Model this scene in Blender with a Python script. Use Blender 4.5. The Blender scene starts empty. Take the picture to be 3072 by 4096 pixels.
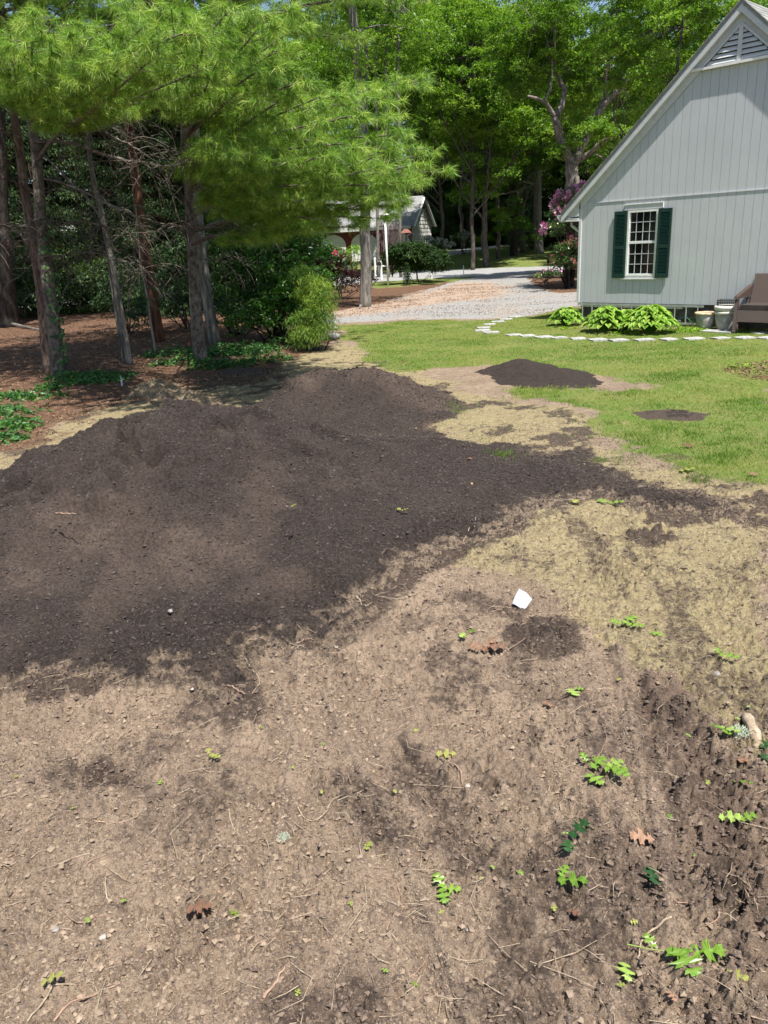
import bpy, math, random
import numpy as np
from mathutils import Vector, Matrix
sc = bpy.context.scene
R = math.radians
random.seed(7); rng = np.random.default_rng(7)
# ---------------- camera ----------------
CAMH, FPX, PITCH, ROLL = 2.4, 3080.0, 19.4, 3.1
cam_d = bpy.data.cameras.new("camera"); cam = bpy.data.objects.new("camera", cam_d); sc.collection.objects.link(cam); sc.camera = cam
cam_d.sensor_fit = 'HORIZONTAL'; cam_d.sensor_width = 36.0; cam_d.lens = FPX/3072*36.0
cam_d.clip_start = 0.05; cam_d.clip_end = 2000
p_, r_ = R(PITCH), R(ROLL)
FW = np.array([0, math.cos(p_), -math.sin(p_)]); RT0 = np.array([1., 0, 0]); UP0 = np.cross(RT0, FW)
RT = RT0*math.cos(r_)-UP0*math.sin(r_); UP = UP0*math.cos(r_)+RT0*math.sin(r_)
CP = np.array([0, 0, CAMH])
m = Matrix(((RT[0], UP[0], -FW[0], 0), (RT[1], UP[1], -FW[1], 0), (RT[2], UP[2], -FW[2], CAMH), (0, 0, 0, 1)))
cam.matrix_world = m
sc.render.resolution_x, sc.render.resolution_y = 768, 1024
# ---------------- light ----------------
SUN_AZ, SUN_EL = 155.0, 64.0
SV = np.array([math.sin(R(SUN_AZ))*math.cos(R(SUN_EL)), math.cos(R(SUN_AZ))*math.cos(R(SUN_EL)), math.sin(R(SUN_EL))])
w = bpy.data.worlds.new("World"); sc.world = w; w.use_nodes = True
nt = w.node_tree; bg = nt.nodes['Background']; sky = nt.nodes.new('ShaderNodeTexSky'); sky.sky_type = 'NISHITA'; sky.sun_disc = False
sky.sun_elevation = R(SUN_EL); sky.sun_rotation = R(SUN_AZ); sky.altitude = 20
nt.links.new(sky.outputs[0], bg.inputs[0]); bg.inputs[1].default_value = 0.085
sd = bpy.data.lights.new("sun", 'SUN'); sd.energy = 4.7; sd.angle = R(0.53); sd.color = (1, .95, .87)
so = bpy.data.objects.new("sun", sd); sc.collection.objects.link(so); so.rotation_euler = Vector(SV).to_track_quat('Z', 'Y').to_euler()
sc.view_settings.view_transform = 'Standard'; sc.view_settings.look = 'None'; sc.view_settings.exposure = 0.95; sc.view_settings.gamma = 1
sc.cycles.max_bounces = 6; sc.cycles.diffuse_bounces = 3; sc.cycles.transmission_bounces = 4; sc.cycles.glossy_bounces = 2
sc.cycles.transparent_max_bounces = 8; sc.cycles.caustics_reflective = False; sc.cycles.caustics_refractive = False
# ---------------- helpers ----------------
C = sc.collection
def link(o, parent=None):
    C.objects.link(o)
    if parent is not None: o.parent = parent
    return o
def tag(o, label=None, cat=None, group=None, kind=None):
    if label: o['label'] = label
    if cat: o['category'] = cat
    if group: o['group'] = group
    if kind: o['kind'] = kind
    return o
def empty(name, loc, rz=0, label=None, cat=None, group=None):
    o = bpy.data.objects.new(name, None); o.empty_display_size = .2; C.objects.link(o); o.location = loc; o.rotation_euler = (0, 0, rz)
    return tag(o, label, cat, group)
def mesh_np(name, V, F, mat=None, parent=None, smooth=False, attrs=None, mats=None, midx=None):
    """V (n,3); F list of arrays (m,3) or (m,4)"""
    me = bpy.data.meshes.new(name)
    V = np.asarray(V, np.float32)
    if not isinstance(F, (list, tuple)): F = [F]
    F = [np.asarray(f, np.int32) for f in F if len(f)]
    lo = np.concatenate([f.ravel() for f in F]); tot = np.concatenate([np.full(len(f), f.shape[1], np.int32) for f in F])
    st = np.concatenate([[0], np.cumsum(tot)[:-1]]).astype(np.int32)
    me.vertices.add(len(V)); me.vertices.foreach_set('co', V.ravel())
    me.loops.add(len(lo)); me.loops.foreach_set('vertex_index', lo)
    me.polygons.add(len(tot)); me.polygons.foreach_set('loop_start', st)
    me.update(calc_edges=True)
    me.polygons.foreach_set('use_smooth', np.full(len(tot), bool(smooth)))
    if attrs:
        for k, a in attrs.items():
            a = np.asarray(a, np.float32)
            if a.ndim == 1:
                at = me.attributes.new(k, 'FLOAT', 'POINT'); at.data.foreach_set('value', a)
            else:
                at = me.attributes.new(k, 'FLOAT_VECTOR', 'POINT'); at.data.foreach_set('vector', a.ravel())
    if mats:
        for q in mats: me.materials.append(q)
        me.polygons.foreach_set('material_index', np.asarray(midx, np.int32))
    elif mat: me.materials.append(mat)
    me.update()
    o = bpy.data.objects.new(name, me)
    return link(o, parent)
class MB:
    def __init__(s): s.v = []; s.f4 = []; s.f3 = []; s.n = 0; s.t = []
    def add(s, V, F, tint=0.5):
        V = np.asarray(V, float).reshape(-1, 3); F = np.asarray(F, int)+s.n
        s.v.append(V); (s.f4 if F.shape[1] == 4 else s.f3).append(F); s.n += len(V)
        s.t.append(np.full(len(V), tint) if np.isscalar(tint) else np.asarray(tint)); return s
    def hexa(s, P, tint=.5):   # 8 pts: bottom 4 ccw, top 4
        return s.add(P, [[0,3,2,1],[4,5,6,7],[0,1,5,4],[1,2,6,5],[2,3,7,6],[3,0,4,7]], tint)
    def box(s, x0, x1, y0, y1, z0, z1, tint=.5):
        return s.hexa([(x0,y0,z0),(x1,y0,z0),(x1,y1,z0),(x0,y1,z0),(x0,y0,z1),(x1,y0,z1),(x1,y1,z1),(x0,y1,z1)], tint)
    def beam(s, a, b, wd, hd, up=(0,0,1), tint=.5):   # box along a->b
        a = np.array(a, float); b = np.array(b, float); d = b-a; d /= np.linalg.norm(d); up = np.array(up, float)
        x = np.cross(d, up); x /= np.linalg.norm(x); u = np.cross(x, d); x = x*wd/2; u = u*hd/2
        return s.hexa([a-x-u, a+x-u, b+x-u, b-x-u, a-x+u, a+x+u, b+x+u, b-x+u], tint)
    def tube(s, pts, rad, seg=8, tint=.5, cap=True, wob=0, sx=1.0):
        pts = np.asarray(pts, float); n = len(pts); rad = np.broadcast_to(np.asarray(rad, float), (n,))
        T = np.gradient(pts, axis=0); T /= (np.linalg.norm(T, axis=1, keepdims=True)+1e-9)
        ref = np.array([0, 0, 1.]) if abs(T[:, 2]).mean() < .8 else np.array([1., 0, 0])
        A = np.cross(T, ref); A /= (np.linalg.norm(A, axis=1, keepdims=True)+1e-9); B = np.cross(T, A)
        th = np.linspace(0, 2*np.pi, seg, endpoint=False)
        rr = rad[:, None]*np.ones(seg)[None]
        if wob: rr = rr*(1+wob*rng.normal(size=(n, seg))*.6+wob*rng.normal(size=(1, seg)))
        V = pts[:, None]+rr[..., None]*(np.cos(th)[None, :, None]*A[:, None]*sx+np.sin(th)[None, :, None]*B[:, None])
        V = V.reshape(-1, 3); i = np.arange(n-1)[:, None]*seg; j = np.arange(seg)[None]; k = (j+1) % seg
        F = np.stack([i+j, i+k, i+seg+k, i+seg+j], -1).reshape(-1, 4)
        s.add(V, F, tint)
        if cap:
            b0 = s.n-n*seg; q = np.arange(1, seg-1)
            s.f3.append(np.stack([b0+0*q, b0+q+1, b0+q], -1)); e = b0+(n-1)*seg; s.f3.append(np.stack([e+0*q, e+q, e+q+1], -1))
        return s
    def lathe(s, prof, seg=24, cx=0, cy=0, tint=.5):
        prof = np.asarray(prof, float); th = np.linspace(0, 2*np.pi, seg, endpoint=False)
        V = np.stack([cx+prof[:, 0:1]*np.cos(th), cy+prof[:, 0:1]*np.sin(th), prof[:, 1:2]+0*th], -1).reshape(-1, 3)
        n = len(prof); i = np.arange(n-1)[:, None]*seg; j = np.arange(seg)[None]; k = (j+1) % seg
        return s.add(V, np.stack([i+j, i+k, i+seg+k, i+seg+j], -1).reshape(-1, 4), tint)
    def prism(s, poly, y0, y1, tint=.5):   # poly in (x,z), extruded along y
        P = np.asarray(poly, float); n = len(P)
        V = np.concatenate([np.c_[P[:, 0], np.full(n, y0), P[:, 1]], np.c_[P[:, 0], np.full(n, y1), P[:, 1]]])
        b = s.n; s.v.append(V); s.t.append(np.full(2*n, tint)); s.n += 2*n
        s.f4.append(np.array([[b+i, b+(i+1) % n, b+n+(i+1) % n, b+n+i] for i in range(n)]))
        s.f3.append(np.array([[b, b+i+1, b+i] for i in range(1, n-1)]+[[b+n, b+n+i, b+n+i+1] for i in range(1, n-1)]))
        return s
    def build(s, name, mat, parent=None, smooth=False):
        V = np.concatenate(s.v); F = []
        if s.f4: F.append(np.concatenate(s.f4))
        if s.f3: F.append(np.concatenate(s.f3))
        return mesh_np(name, V, F, mat, parent, smooth, {'tint': np.concatenate(s.t)})
# noise -------------------------------------------------
_T = np.random.default_rng(11).random((8, 256, 256))
def vn(x, y, k=0):
    x = np.asarray(x, float); y = np.asarray(y, float)
    xi = np.floor(x); yi = np.floor(y); fx = x-xi; fy = y-yi; fx = fx*fx*(3-2*fx); fy = fy*fy*(3-2*fy)
    a = xi.astype(np.int64) & 255; b = yi.astype(np.int64) & 255; a1 = (a+1) & 255; b1 = (b+1) & 255; t = _T[k % 8]
    return (t[a, b]*(1-fx)+t[a1, b]*fx)*(1-fy)+(t[a, b1]*(1-fx)+t[a1, b1]*fx)*fy
def fbm(x, y, o=4, k=0, g=.5):
    s = 0; a = 1; t = 0
    for i in range(o):
        s = s+a*vn(x*2**i+17.3*i+5.1*k, y*2**i-9.7*i+3.3*k, k+i); t += a; a *= g
    return s/t
def sstep(a, b, x): t = np.clip((x-a)/(b-a), 0, 1); return t*t*(3-2*t)
def poly_sd(x, y, P):
    """signed distance, positive inside"""
    P = np.asarray(P, float); d = np.full(np.shape(x), 1e9); ins = np.zeros(np.shape(x), bool); n = len(P)
    for i in range(n):
        a = P[i]; b = P[(i+1) % n]; e = b-a; wx = x-a[0]; wy = y-a[1]; t = np.clip((wx*e[0]+wy*e[1])/(e@e+1e-12), 0, 1)
        d = np.minimum(d, (wx-e[0]*t)**2+(wy-e[1]*t)**2)
        c = ((a[1] <= y) & (b[1] > y)) | ((b[1] <= y) & (a[1] > y))
        with np.errstate(divide='ignore', invalid='ignore'): xx = a[0]+(y-a[1])*e[0]/(e[1] if e[1] != 0 else 1e-12)
        ins ^= c & (x < xx)
    return np.where(ins, 1, -1)*np.sqrt(d)
def line_d(x, y, P):
    P = np.asarray(P, float); d = np.full(np.shape(x), 1e9)
    for i in range(len(P)-1):
        a = P[i]; b = P[i+1]; e = b-a; wx = x-a[0]; wy = y-a[1]; t = np.clip((wx*e[0]+wy*e[1])/(e@e+1e-12), 0, 1)
        d = np.minimum(d, (wx-e[0]*t)**2+(wy-e[1]*t)**2)
    return np.sqrt(d)
# measured points of the photograph (in a 1659 px wide copy) -> rays into the world
D2S = 3072/1659
def ray(px, py):
    return (px*D2S-1536)/FPX*RT-(py*D2S-2048)/FPX*UP+FW
def G(x, y):   # broad terrain: flat yard, gentle rise beyond the road
    y = np.asarray(y, float); x = np.asarray(x, float)
    return 1.1*sstep(57, 82, y+.25*x)+1.5*sstep(90, 200, y)
def at(px, py, z=None):
    d = ray(px, py)
    if z is not None: return CP+d*((z-CAMH)/d[2])
    t = -CAMH/d[2] if d[2] < 0 else 60.
    P = CP+d*t
    if d[2] < 0 and P[1]+.25*P[0] < 57: return np.array([P[0], P[1], 0.0])
    t = 30.0
    for i in range(4000):
        P = CP+d*t
        if P[2] < G(P[0], P[1]): break
        t += .01+t*.002
        if t > 600: break
    P = CP+d*t; return np.array([P[0], P[1], float(G(P[0], P[1]))])
def atY(px, py, Y):
    d = ray(px, py); return CP+d*(Y/d[1])
def flat(L): return np.array([at(a, b, 0.0)[:2] for a, b in L])
# materials ---------------------------------------------
def newmat(name):
    m = bpy.data.materials.new(name); m.use_nodes = True; nt = m.node_tree; b = nt.nodes['Principled BSDF']; return m, nt, b
def nd(nt, t, **kw):
    n = nt.nodes.new(t)
    for k, v in kw.items():
        if k in n.inputs.keys(): n.inputs[k].default_value = v
        else: setattr(n, k, v)
    return n
def mixc(nt, fac, a, b, mode='MIX'):
    n = nt.nodes.new('ShaderNodeMix'); n.data_type = 'RGBA'; n.blend_type = mode
    for i, v in ((0, fac), (6, a), (7, b)):
        if hasattr(v, 'is_linked') or hasattr(v, 'links'): nt.links.new(v, n.inputs[i])
        elif i == 0: n.inputs[0].default_value = v
        else: n.inputs[i].default_value = (*v, 1) if len(v) == 3 else v
    return n.outputs[2]
def rampf(nt, src, a, b):
    n = nt.nodes.new('ShaderNodeMapRange'); nt.links.new(src, n.inputs[0]); n.inputs[1].default_value = a; n.inputs[2].default_value = b; n.interpolation_type = 'SMOOTHSTEP'
    return n.outputs[0]
def noise(nt, scale, detail=4, rough=.6, vec=None, dist=0, out=0):
    n = nt.nodes.new('ShaderNodeTexNoise'); n.inputs['Scale'].default_value = scale; n.inputs['Detail'].default_value = detail; n.inputs['Roughness'].default_value = rough; n.inputs['Distortion'].default_value = dist
    if vec is None:
        g = nt.nodes.new('ShaderNodeNewGeometry'); vec = g.outputs['Position']
    nt.links.new(vec, n.inputs['Vector']); return n.outputs[out]
def objvec(nt, sc_=(1, 1, 1), rot=(0, 0, 0)):
    t = nt.nodes.new('ShaderNodeTexCoord'); mp = nt.nodes.new('ShaderNodeMapping'); nt.links.new(t.outputs['Object'], mp.inputs[0]); mp.inputs['Scale'].default_value = sc_; mp.inputs['Rotation'].default_value = rot
    return mp.outputs[0]
def attr(nt, name, out='Fac'):
    n = nt.nodes.new('ShaderNodeAttribute'); n.attribute_name = name; return n.outputs[out]
def bump(nt, b, h, strength=.5, dist=.01):
    n = nt.nodes.new('ShaderNodeBump'); n.inputs['Strength'].default_value = strength; n.inputs['Distance'].default_value = dist; nt.links.new(h, n.inputs['Height']); nt.links.new(n.outputs[0], b.inputs['Normal'])
def simple(name, c1, c2, scale=20, rough=.6, bmp=0, bscale=None, vscale=(1, 1, 1), bdist=.01, tint=0, metal=0, lo=.35, hi=.65):
    m, nt, b = newmat(name); v = objvec(nt, vscale)
    col = mixc(nt, rampf(nt, noise(nt, scale, 5, .65, v), lo, hi), c1, c2)
    if tint: 
        col = mixc(nt, attr(nt, 'tint'), col, tuple(min(1, c*tint) for c in c2))
    nt.links.new(col, b.inputs['Base Color']); b.inputs['Roughness'].default_value = rough; b.inputs['Metallic'].default_value = metal
    if bmp: bump(nt, b, noise(nt, bscale or scale*3, 5, .65, v), bmp, bdist)
    return m
def leafmat(name, cols, rough=.5, trans=.35, spec=.35, tcol=None):
    """cols: three colours mixed by per-leaf tint attribute"""
    m, nt, b = newmat(name); t = attr(nt, 'tint')
    col = mixc(nt, rampf(nt, t, .45, 1.0), mixc(nt, rampf(nt, t, 0, .55), cols[0], cols[1]), cols[2])
    nt.links.new(col, b.inputs['Base Color']); b.inputs['Roughness'].default_value = rough; b.inputs['Specular IOR Level'].default_value = spec
    if trans:
        tr = nt.nodes.new('ShaderNodeBsdfTranslucent'); nt.links.new(mixc(nt, 1.0, col, tcol or (1.3, 1.5, .6), 'MULTIPLY'), tr.inputs[0])
        mx = nt.nodes.new('ShaderNodeMixShader'); mx.inputs[0].default_value = trans
        nt.links.new(b.outputs[0], mx.inputs[1]); nt.links.new(tr.outputs[0], mx.inputs[2]); nt.links.new(mx.outputs[0], nt.nodes['Material Output'].inputs[0])
    return m
# ================= ground =================
LAWN = flat([(716,704),(900,694),(1060,691),(1130,686),(1250,664),(1700,640),(1720,1050),(1600,1046),(1500,1022),(1400,1000),(1320,985),(1290,930),(1265,890),(1180,872),(1090,858),(1060,838),(1190,832),(1330,846),(1400,836),(1270,812),(1120,795),(1030,790),(940,790),(860,806),(790,785),(745,740)])
THATCH = flat([(900,860),(1000,835),(1100,862),(1270,880),(1330,980),(1450,1015),(1600,1046),(1700,1050),(1700,1640),(1590,1540),(1470,1440),(1340,1400),(1250,1330),(1180,1280),(1010,1230),(930,1180),(930,1000)])
STRIP = flat([(730,725),(800,745),(880,790),(1000,820),(1030,850),(960,900),(900,850),(600,850),(520,900),(250,910),(0,1040),(-60,980),(180,880),(420,830),(600,760),(690,745)])
BED = flat([(1190,700),(1230,705),(1290,725),(1450,722),(1520,712),(1540,690),(1240,668),(1195,682)])
RBED = flat([(1562,802),(1600,790),(1720,778),(1720,830),(1650,820),(1590,812)])
FOREST = flat([(1060,600),(905,630),(830,652),(715,676),(715,700),(735,735),(640,790),(560,835),(420,845),(250,880),(130,935),(-80,1010)])
FOREST = np.array(list(map(tuple, FOREST))+[(-26., 8.), (-60., 20.), (-60., 48.), (-20., 46.)]+[tuple(at(a, b, 0.0)[:2]) for a, b in [(200,660),(640,625),(820,610),(1020,597)]])
GSTRIP = flat([(800,607),(900,602),(1035,596),(1028,604),(965,611),(880,619),(800,624)])
RHBED = flat([(1140,592),(1148,612),(1200,633),(1262,630),(1420,620),(1420,585),(1170,584)])
GRAVEL = flat([(700,701),(716,699),(900,692),(1060,689),(1130,684),(1250,662),(1420,650),(1500,625),(1300,618),(1262,629),(1200,634),(1155,618),(1140,600),(1178,588),(1030,597),(970,612),(905,632),(830,654),(715,675),(690,682)])
COMP = flat([(-330,1120),(-60,1050),(0,1040),(130,985),(270,925),(400,900),(530,905),(600,855),(690,818),(850,812),(985,850),(1000,885),(930,925),(960,958),(1100,965),(1190,985),(1262,958),(1300,1005),(1400,1042),(1560,1085),(1650,1135),(1500,1112),(1370,1102),(1300,1078),(1150,1112),(1100,1160),(1010,1190),(930,1235),(850,1290),(780,1345),(705,1420),(560,1398),(540,1450),(575,1565),(500,1570),(420,1480),(330,1470),(230,1482),(130,1490),(60,1530),(30,1500),(-40,1530),(-330,1600)])
PATCH1 = flat([(1100,1350),(1170,1335),(1250,1345),(1255,1395),(1185,1410),(1120,1400),(1090,1375)])
PATCH2 = flat([(150,1660),(220,1620),(280,1660),(260,1700),(170,1700)])
PATCH3 = flat([(1380,892),(1450,882),(1520,893),(1510,906),(1400,905)])
ROUGH = flat([(1380,1470),(1480,1520),(1600,1700),(1690,1900),(1700,2250),(1480,2250),(1420,1950),(1395,1700)])
TRACKS = [flat([(700,1500),(760,1620),(860,1830),(960,2050),(1010,2200)]), flat([(1335,1395),(1355,1480),(1368,1560),(1378,1640),(1385,1720)]), flat([(1405,1690),(1420,1800),(1440,1880),(1450,2020)]),
          flat([(1120,1650),(1200,1760),(1290,1990),(1330,2200)]), flat([(600,1480),(640,1600),(605,1800),(560,2000)])]
DIPS = [flat([(870,1620),(940,1720),(1010,1830)]), flat([(1380,1500),(1430,1560)]), flat([(1150,1480),(1190,1495)]), flat([(1480,1560),(1560,1760),(1600,1960)]), flat([(140,1660),(260,1680)])]
def ground_masks(x, y):
    n = (fbm(x*1.1, y*1.1, 4, 1)-.5)*1.0+(fbm(x*6, y*6, 3, 2)-.5)*.45
    n2 = (fbm(x*2.3+9, y*2.3, 4, 3)-.5)
    m = {}
    m['lawn'] = sstep(-.15, .3, poly_sd(x, y, LAWN)+n*.9)
    far = sstep(0, 1.5, y-(52-.14*x)) 
    m['lawn'] = np.maximum(m['lawn'], far)
    m['forest'] = np.maximum.reduce([sstep(-.3, .5, poly_sd(x, y, FOREST)+n*1.3), sstep(-.2, .2, poly_sd(x, y, RHBED)+n*.6), sstep(-.05, .1, poly_sd(x, y, BED)+n*.15), sstep(-.08, .1, poly_sd(x, y, RBED)+n*.15)])
    far_lit = sstep(.55, .62, fbm(x*.05+3, y*.09, 3, 5))*far*sstep(66, 60, y)
    gs = sstep(-.3, .4, poly_sd(x, y, GSTRIP)+n*.8); m['lawn'] = np.maximum(m['lawn'], gs); m['forest'] = np.maximum(m['forest'], far_lit)*(1-gs)
    m['thatch'] = np.maximum(sstep(-.2, .25, poly_sd(x, y, THATCH)+n*.8), sstep(-.2, .4, poly_sd(x, y, STRIP)+n*1.2)*.85)
    c = sstep(-.15, .12, poly_sd(x, y, COMP)+n*.45)
    for P in (PATCH1, PATCH2, PATCH3): c = np.maximum(c, sstep(-.08, .06, poly_sd(x, y, P)+n*.22))
    c = np.maximum(c, sstep(.55, .72, fbm(x*1.7+4, y*1.7+2, 5, 4, .6))*.6*sstep(11, 7.5, y)*sstep(-2, 2.5, x+1+.3*(y-3)))
    c = np.maximum(c, sstep(.52, .64, fbm(x*2.1, y*2.9, 5, 7, .6))*.75*m['thatch']*sstep(4, 6, y))
    xr = x-.10*y; st_ = fbm(xr*3.2, y*1.1, 5, 5, .6); c = np.maximum(c, .55*sstep(.5, .66, st_)*(1-m['lawn'])*(1-m['forest'])*sstep(9, 6, y)*sstep(-2.5, 0, x+.5*(y-2)))
    for t in DIPS+[flat([(870,1600),(930,1700),(960,1800)]), flat([(1390,1480),(1450,1530),(1400,1500)]), flat([(1000,1290),(1120,1330)]), flat([(420,1540),(560,1530)]), flat([(740,1700),(840,1800)]), flat([(640,2190),(760,2170)]), flat([(1180,1900),(1260,2050)])]:
        c = np.maximum(c, .6*sstep(.22, .02, line_d(x, y, t)+.25*(fbm(x*5, y*5, 3, 4)-.5)))
    m['comp'] = c; m['n2'] = n2
    return m
def ground_detail(x, y, m=None):
    m = m or ground_masks(x, y)
    rough = sstep(-.2, .2, poly_sd(x, y, ROUGH))
    bare = (1-m['lawn'])*(1-.6*m['forest'])*sstep(26, 15, y)
    z = .05*(fbm(x*.9, y*.9, 3, 2)-.5)
    z = z+bare*(.06*(fbm(x*3.1, y*3.1, 3, 4)-.5)+(.045+.06*rough)*np.maximum(0, fbm(x*8, y*8, 3, 5)-.5)*2*sstep(14, 8, y))
    near = sstep(9, 5, y)*bare; am = .45+1.1*fbm(x*1.7+5, y*1.7, 3, 1)**2*2
    q = fbm(x*19+.6*fbm(x*9, y*9, 2, 0), y*24, 3, 6, .6); z = z+near*am*(.036+.05*rough)*(np.maximum(0, q-.47)*2.2-1.6*np.maximum(0, .38-q)*2)
    rd = 1-np.abs(2*fbm(x*11+4, y*15, 3, 7, .55)-1); z = z-near*(.022+.02*rough)*sstep(.86, .98, rd)*am
    z = z+near*.012*(fbm(x*62, y*70, 2, 3)-.5)
    for t in TRACKS:
        d = line_d(x, y, t); z = z*(1-.6*np.exp(-(d/.09)**2)*sstep(8, 6, y))+.022*np.exp(-(d/.022)**4)-.028*np.exp(-((d-.075)/.03)**2)
    for t in DIPS:
        d = line_d(x, y, t); z = z-.07*np.exp(-(d/.09)**2)*fbm(x*7, y*7, 2, 1)*1.6
    return z
def Hg(x, y): return G(x, y)+ground_detail(np.asarray(x, float), np.asarray(y, float))
def fan(ys, us):
    Y = ys[:, None]*np.ones(len(us)); X = us[None]*np.maximum(.943*ys+.8, 1.7)[:, None]
    r, c = len(ys), len(us); i = (np.arange(r-1)[:, None]*c+np.arange(c-1)[None]).ravel()
    return X.ravel(), Y.ravel(), np.stack([i, i+1, i+c+1, i+c], -1)
vv = np.linspace(math.tan(R(66-PITCH)), math.tan(R(.55-PITCH)), 860); ysn = CAMH/np.tan(p_+np.arctan(vv))
ys = np.concatenate([np.linspace(-14, ysn[0]-.05, 24), ysn, [300, 420, 650]])
uu = np.linspace(-.62, .62, 820); ou = .62+np.geomspace(.01, 8, 46)
us = np.concatenate([-ou[::-1], uu, ou])
X, Y, F = fan(ys, us); Mk = ground_masks(X, Y); Zg = G(X, Y)+ground_detail(X, Y, Mk)
# ground material
m, nt, b = newmat('ground_soil')
A1 = nd(nt, 'ShaderNodeAttribute', attribute_name='mska'); A2 = nd(nt, 'ShaderNodeAttribute', attribute_name='mskb')
s1 = nd(nt, 'ShaderNodeSeparateXYZ'); s2 = nd(nt, 'ShaderNodeSeparateXYZ'); nt.links.new(A1.outputs['Vector'], s1.inputs[0]); nt.links.new(A2.outputs['Vector'], s2.inputs[0])
n1 = noise(nt, 1.6, 6, .65); n2 = noise(nt, 38, 6, .7); n3 = noise(nt, 170, 4, .7); n4 = noise(nt, 7, 5, .6)
soil = mixc(nt, rampf(nt, n1, .35, .65), (.205, .150, .108), (.29, .218, .155))
soil = mixc(nt, rampf(nt, n4, .46, .66), soil, (.175, .128, .094))
soil = mixc(nt, rampf(nt, n2, .5, .68), soil, (.10, .068, .052)); soil = mixc(nt, rampf(nt, n3, .52, .66), soil, (.40, .32, .24)); soil = mixc(nt, rampf(nt, noise(nt, 95, 4, .8), .56, .66), soil, (.09, .062, .05))
th = mixc(nt, rampf(nt, n2, .35, .65), (.17, .135, .08), (.31, .26, .145)); th = mixc(nt, rampf(nt, n4, .5, .72), th, (.095, .072, .05)); th = mixc(nt, rampf(nt, n3, .5, .7), th, (.48, .385, .23))
co = mixc(nt, rampf(nt, n2, .35, .7), (.045, .034, .028), (.11, .082, .064))
gr = mixc(nt, rampf(nt, n1, .35, .65), (.13, .20, .034), (.21, .22, .065)); gr = mixc(nt, rampf(nt, n4, .5, .75), gr, (.29, .26, .12)); gr = mixc(nt, rampf(nt, n3, .3, .6), (.04, .055, .02), gr)
fo = mixc(nt, rampf(nt, n2, .35, .65), (.075, .038, .025), (.16, .092, .056)); fo = mixc(nt, rampf(nt, n3, .5, .68), fo, (.26, .165, .105)); fo = mixc(nt, rampf(nt, n4, .45, .7), fo, (.07, .042, .028))
def ragged(o_, k, nn):
    a_ = nd(nt, 'ShaderNodeMath', operation='MULTIPLY_ADD'); nt.links.new(nn, a_.inputs[0]); a_.inputs[1].default_value = k; nt.links.new(o_, a_.inputs[2]); return rampf(nt, a_.outputs[0], .5*k+.28, .5*k+.72)
n5 = noise(nt, 16, 9, .8)
c = mixc(nt, ragged(s1.outputs[1], 1.2, n5), soil, th); c = mixc(nt, ragged(s2.outputs[0], .8, n5), c, fo); c = mixc(nt, ragged(s1.outputs[0], .9, n5), c, gr); c = mixc(nt, ragged(s1.outputs[2], 2.0, n5), c, co); c = mixc(nt, s2.outputs[1], c, (.13, .09, .07))
nt.links.new(c, b.inputs['Base Color']); b.inputs['Roughness'].default_value = .95; b.inputs['Specular IOR Level'].default_value = .15
hh = nd(nt, 'ShaderNodeMath', operation='ADD'); nt.links.new(n2, hh.inputs[0]); nt.links.new(n3, hh.inputs[1]); bump(nt, b, hh.outputs[0], .9, .012)
MAT_GROUND = m
z0 = np.zeros_like(X)
ground = mesh_np('ground', np.c_[X, Y, Zg], F, m, smooth=True, attrs={'mska': np.c_[Mk['lawn'], Mk['thatch'], Mk['comp']], 'mskb': np.c_[Mk['forest'], .6*sstep(-.3, .3, poly_sd(X, Y, ROUGH)+(fbm(X*3, Y*3, 3, 2)-.5)*.8)*sstep(.35, .6, fbm(X*5, Y*5, 4, 6)), z0]})
tag(ground, kind='structure')
# gravel drive and road, laid just above the ground
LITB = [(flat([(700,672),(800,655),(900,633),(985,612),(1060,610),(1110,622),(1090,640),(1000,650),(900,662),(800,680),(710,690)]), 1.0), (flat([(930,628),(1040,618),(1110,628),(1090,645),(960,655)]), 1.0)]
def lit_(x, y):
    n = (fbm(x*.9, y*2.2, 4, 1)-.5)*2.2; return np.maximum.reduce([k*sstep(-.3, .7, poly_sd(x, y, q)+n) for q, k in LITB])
def sheet(name, P, mat, z, soft=0, step=.35):
    P = np.asarray(P); x0, y0 = P.min(0)-.2; x1, y1 = P.max(0)+.2
    nx = int(min(260, (x1-x0)/step))+2; ny = int(min(260, (y1-y0)/step))+2
    gx, gy = np.meshgrid(np.linspace(x0, x1, nx), np.linspace(y0, y1, ny)); gx, gy = gx.ravel(), gy.ravel()
    sdv = poly_sd(gx, gy, P)+(fbm(gx*.8, gy*.8, 4, 3)-.5)*soft
    zz = G(gx, gy)+.05*(fbm(gx*.9, gy*.9, 3, 2)-.5)+z-.05*(1-sstep(-.25, .1, sdv))
    i = (np.arange(ny-1)[:, None]*nx+np.arange(nx-1)[None]).ravel(); F = np.stack([i, i+1, i+nx+1, i+nx], -1)
    F = F[(sdv[F] > -.3).any(1)]
    o = mesh_np(name, np.c_[gx, gy, zz], F, mat, smooth=True, attrs={'sd': sdv, 'lit': lit_(gx, gy)}); return tag(o, kind='structure')
m, nt, b = newmat('gravel'); v1 = noise(nt, 1.2, 5, .65); v2 = noise(nt, 45, 4, .8)
vo = nd(nt, 'ShaderNodeTexVoronoi', Scale=26.0); g_ = nd(nt, 'ShaderNodeNewGeometry'); nt.links.new(g_.outputs['Position'], vo.inputs['Vector'])
sep = nd(nt, 'ShaderNodeSeparateColor'); nt.links.new(vo.outputs['Color'], sep.inputs[0])
c = mixc(nt, sep.outputs[0], (.15, .147, .14), (.36, .352, .34)); c = mixc(nt, rampf(nt, v2, .58, .7), c, (.16, .12, .09))
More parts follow.
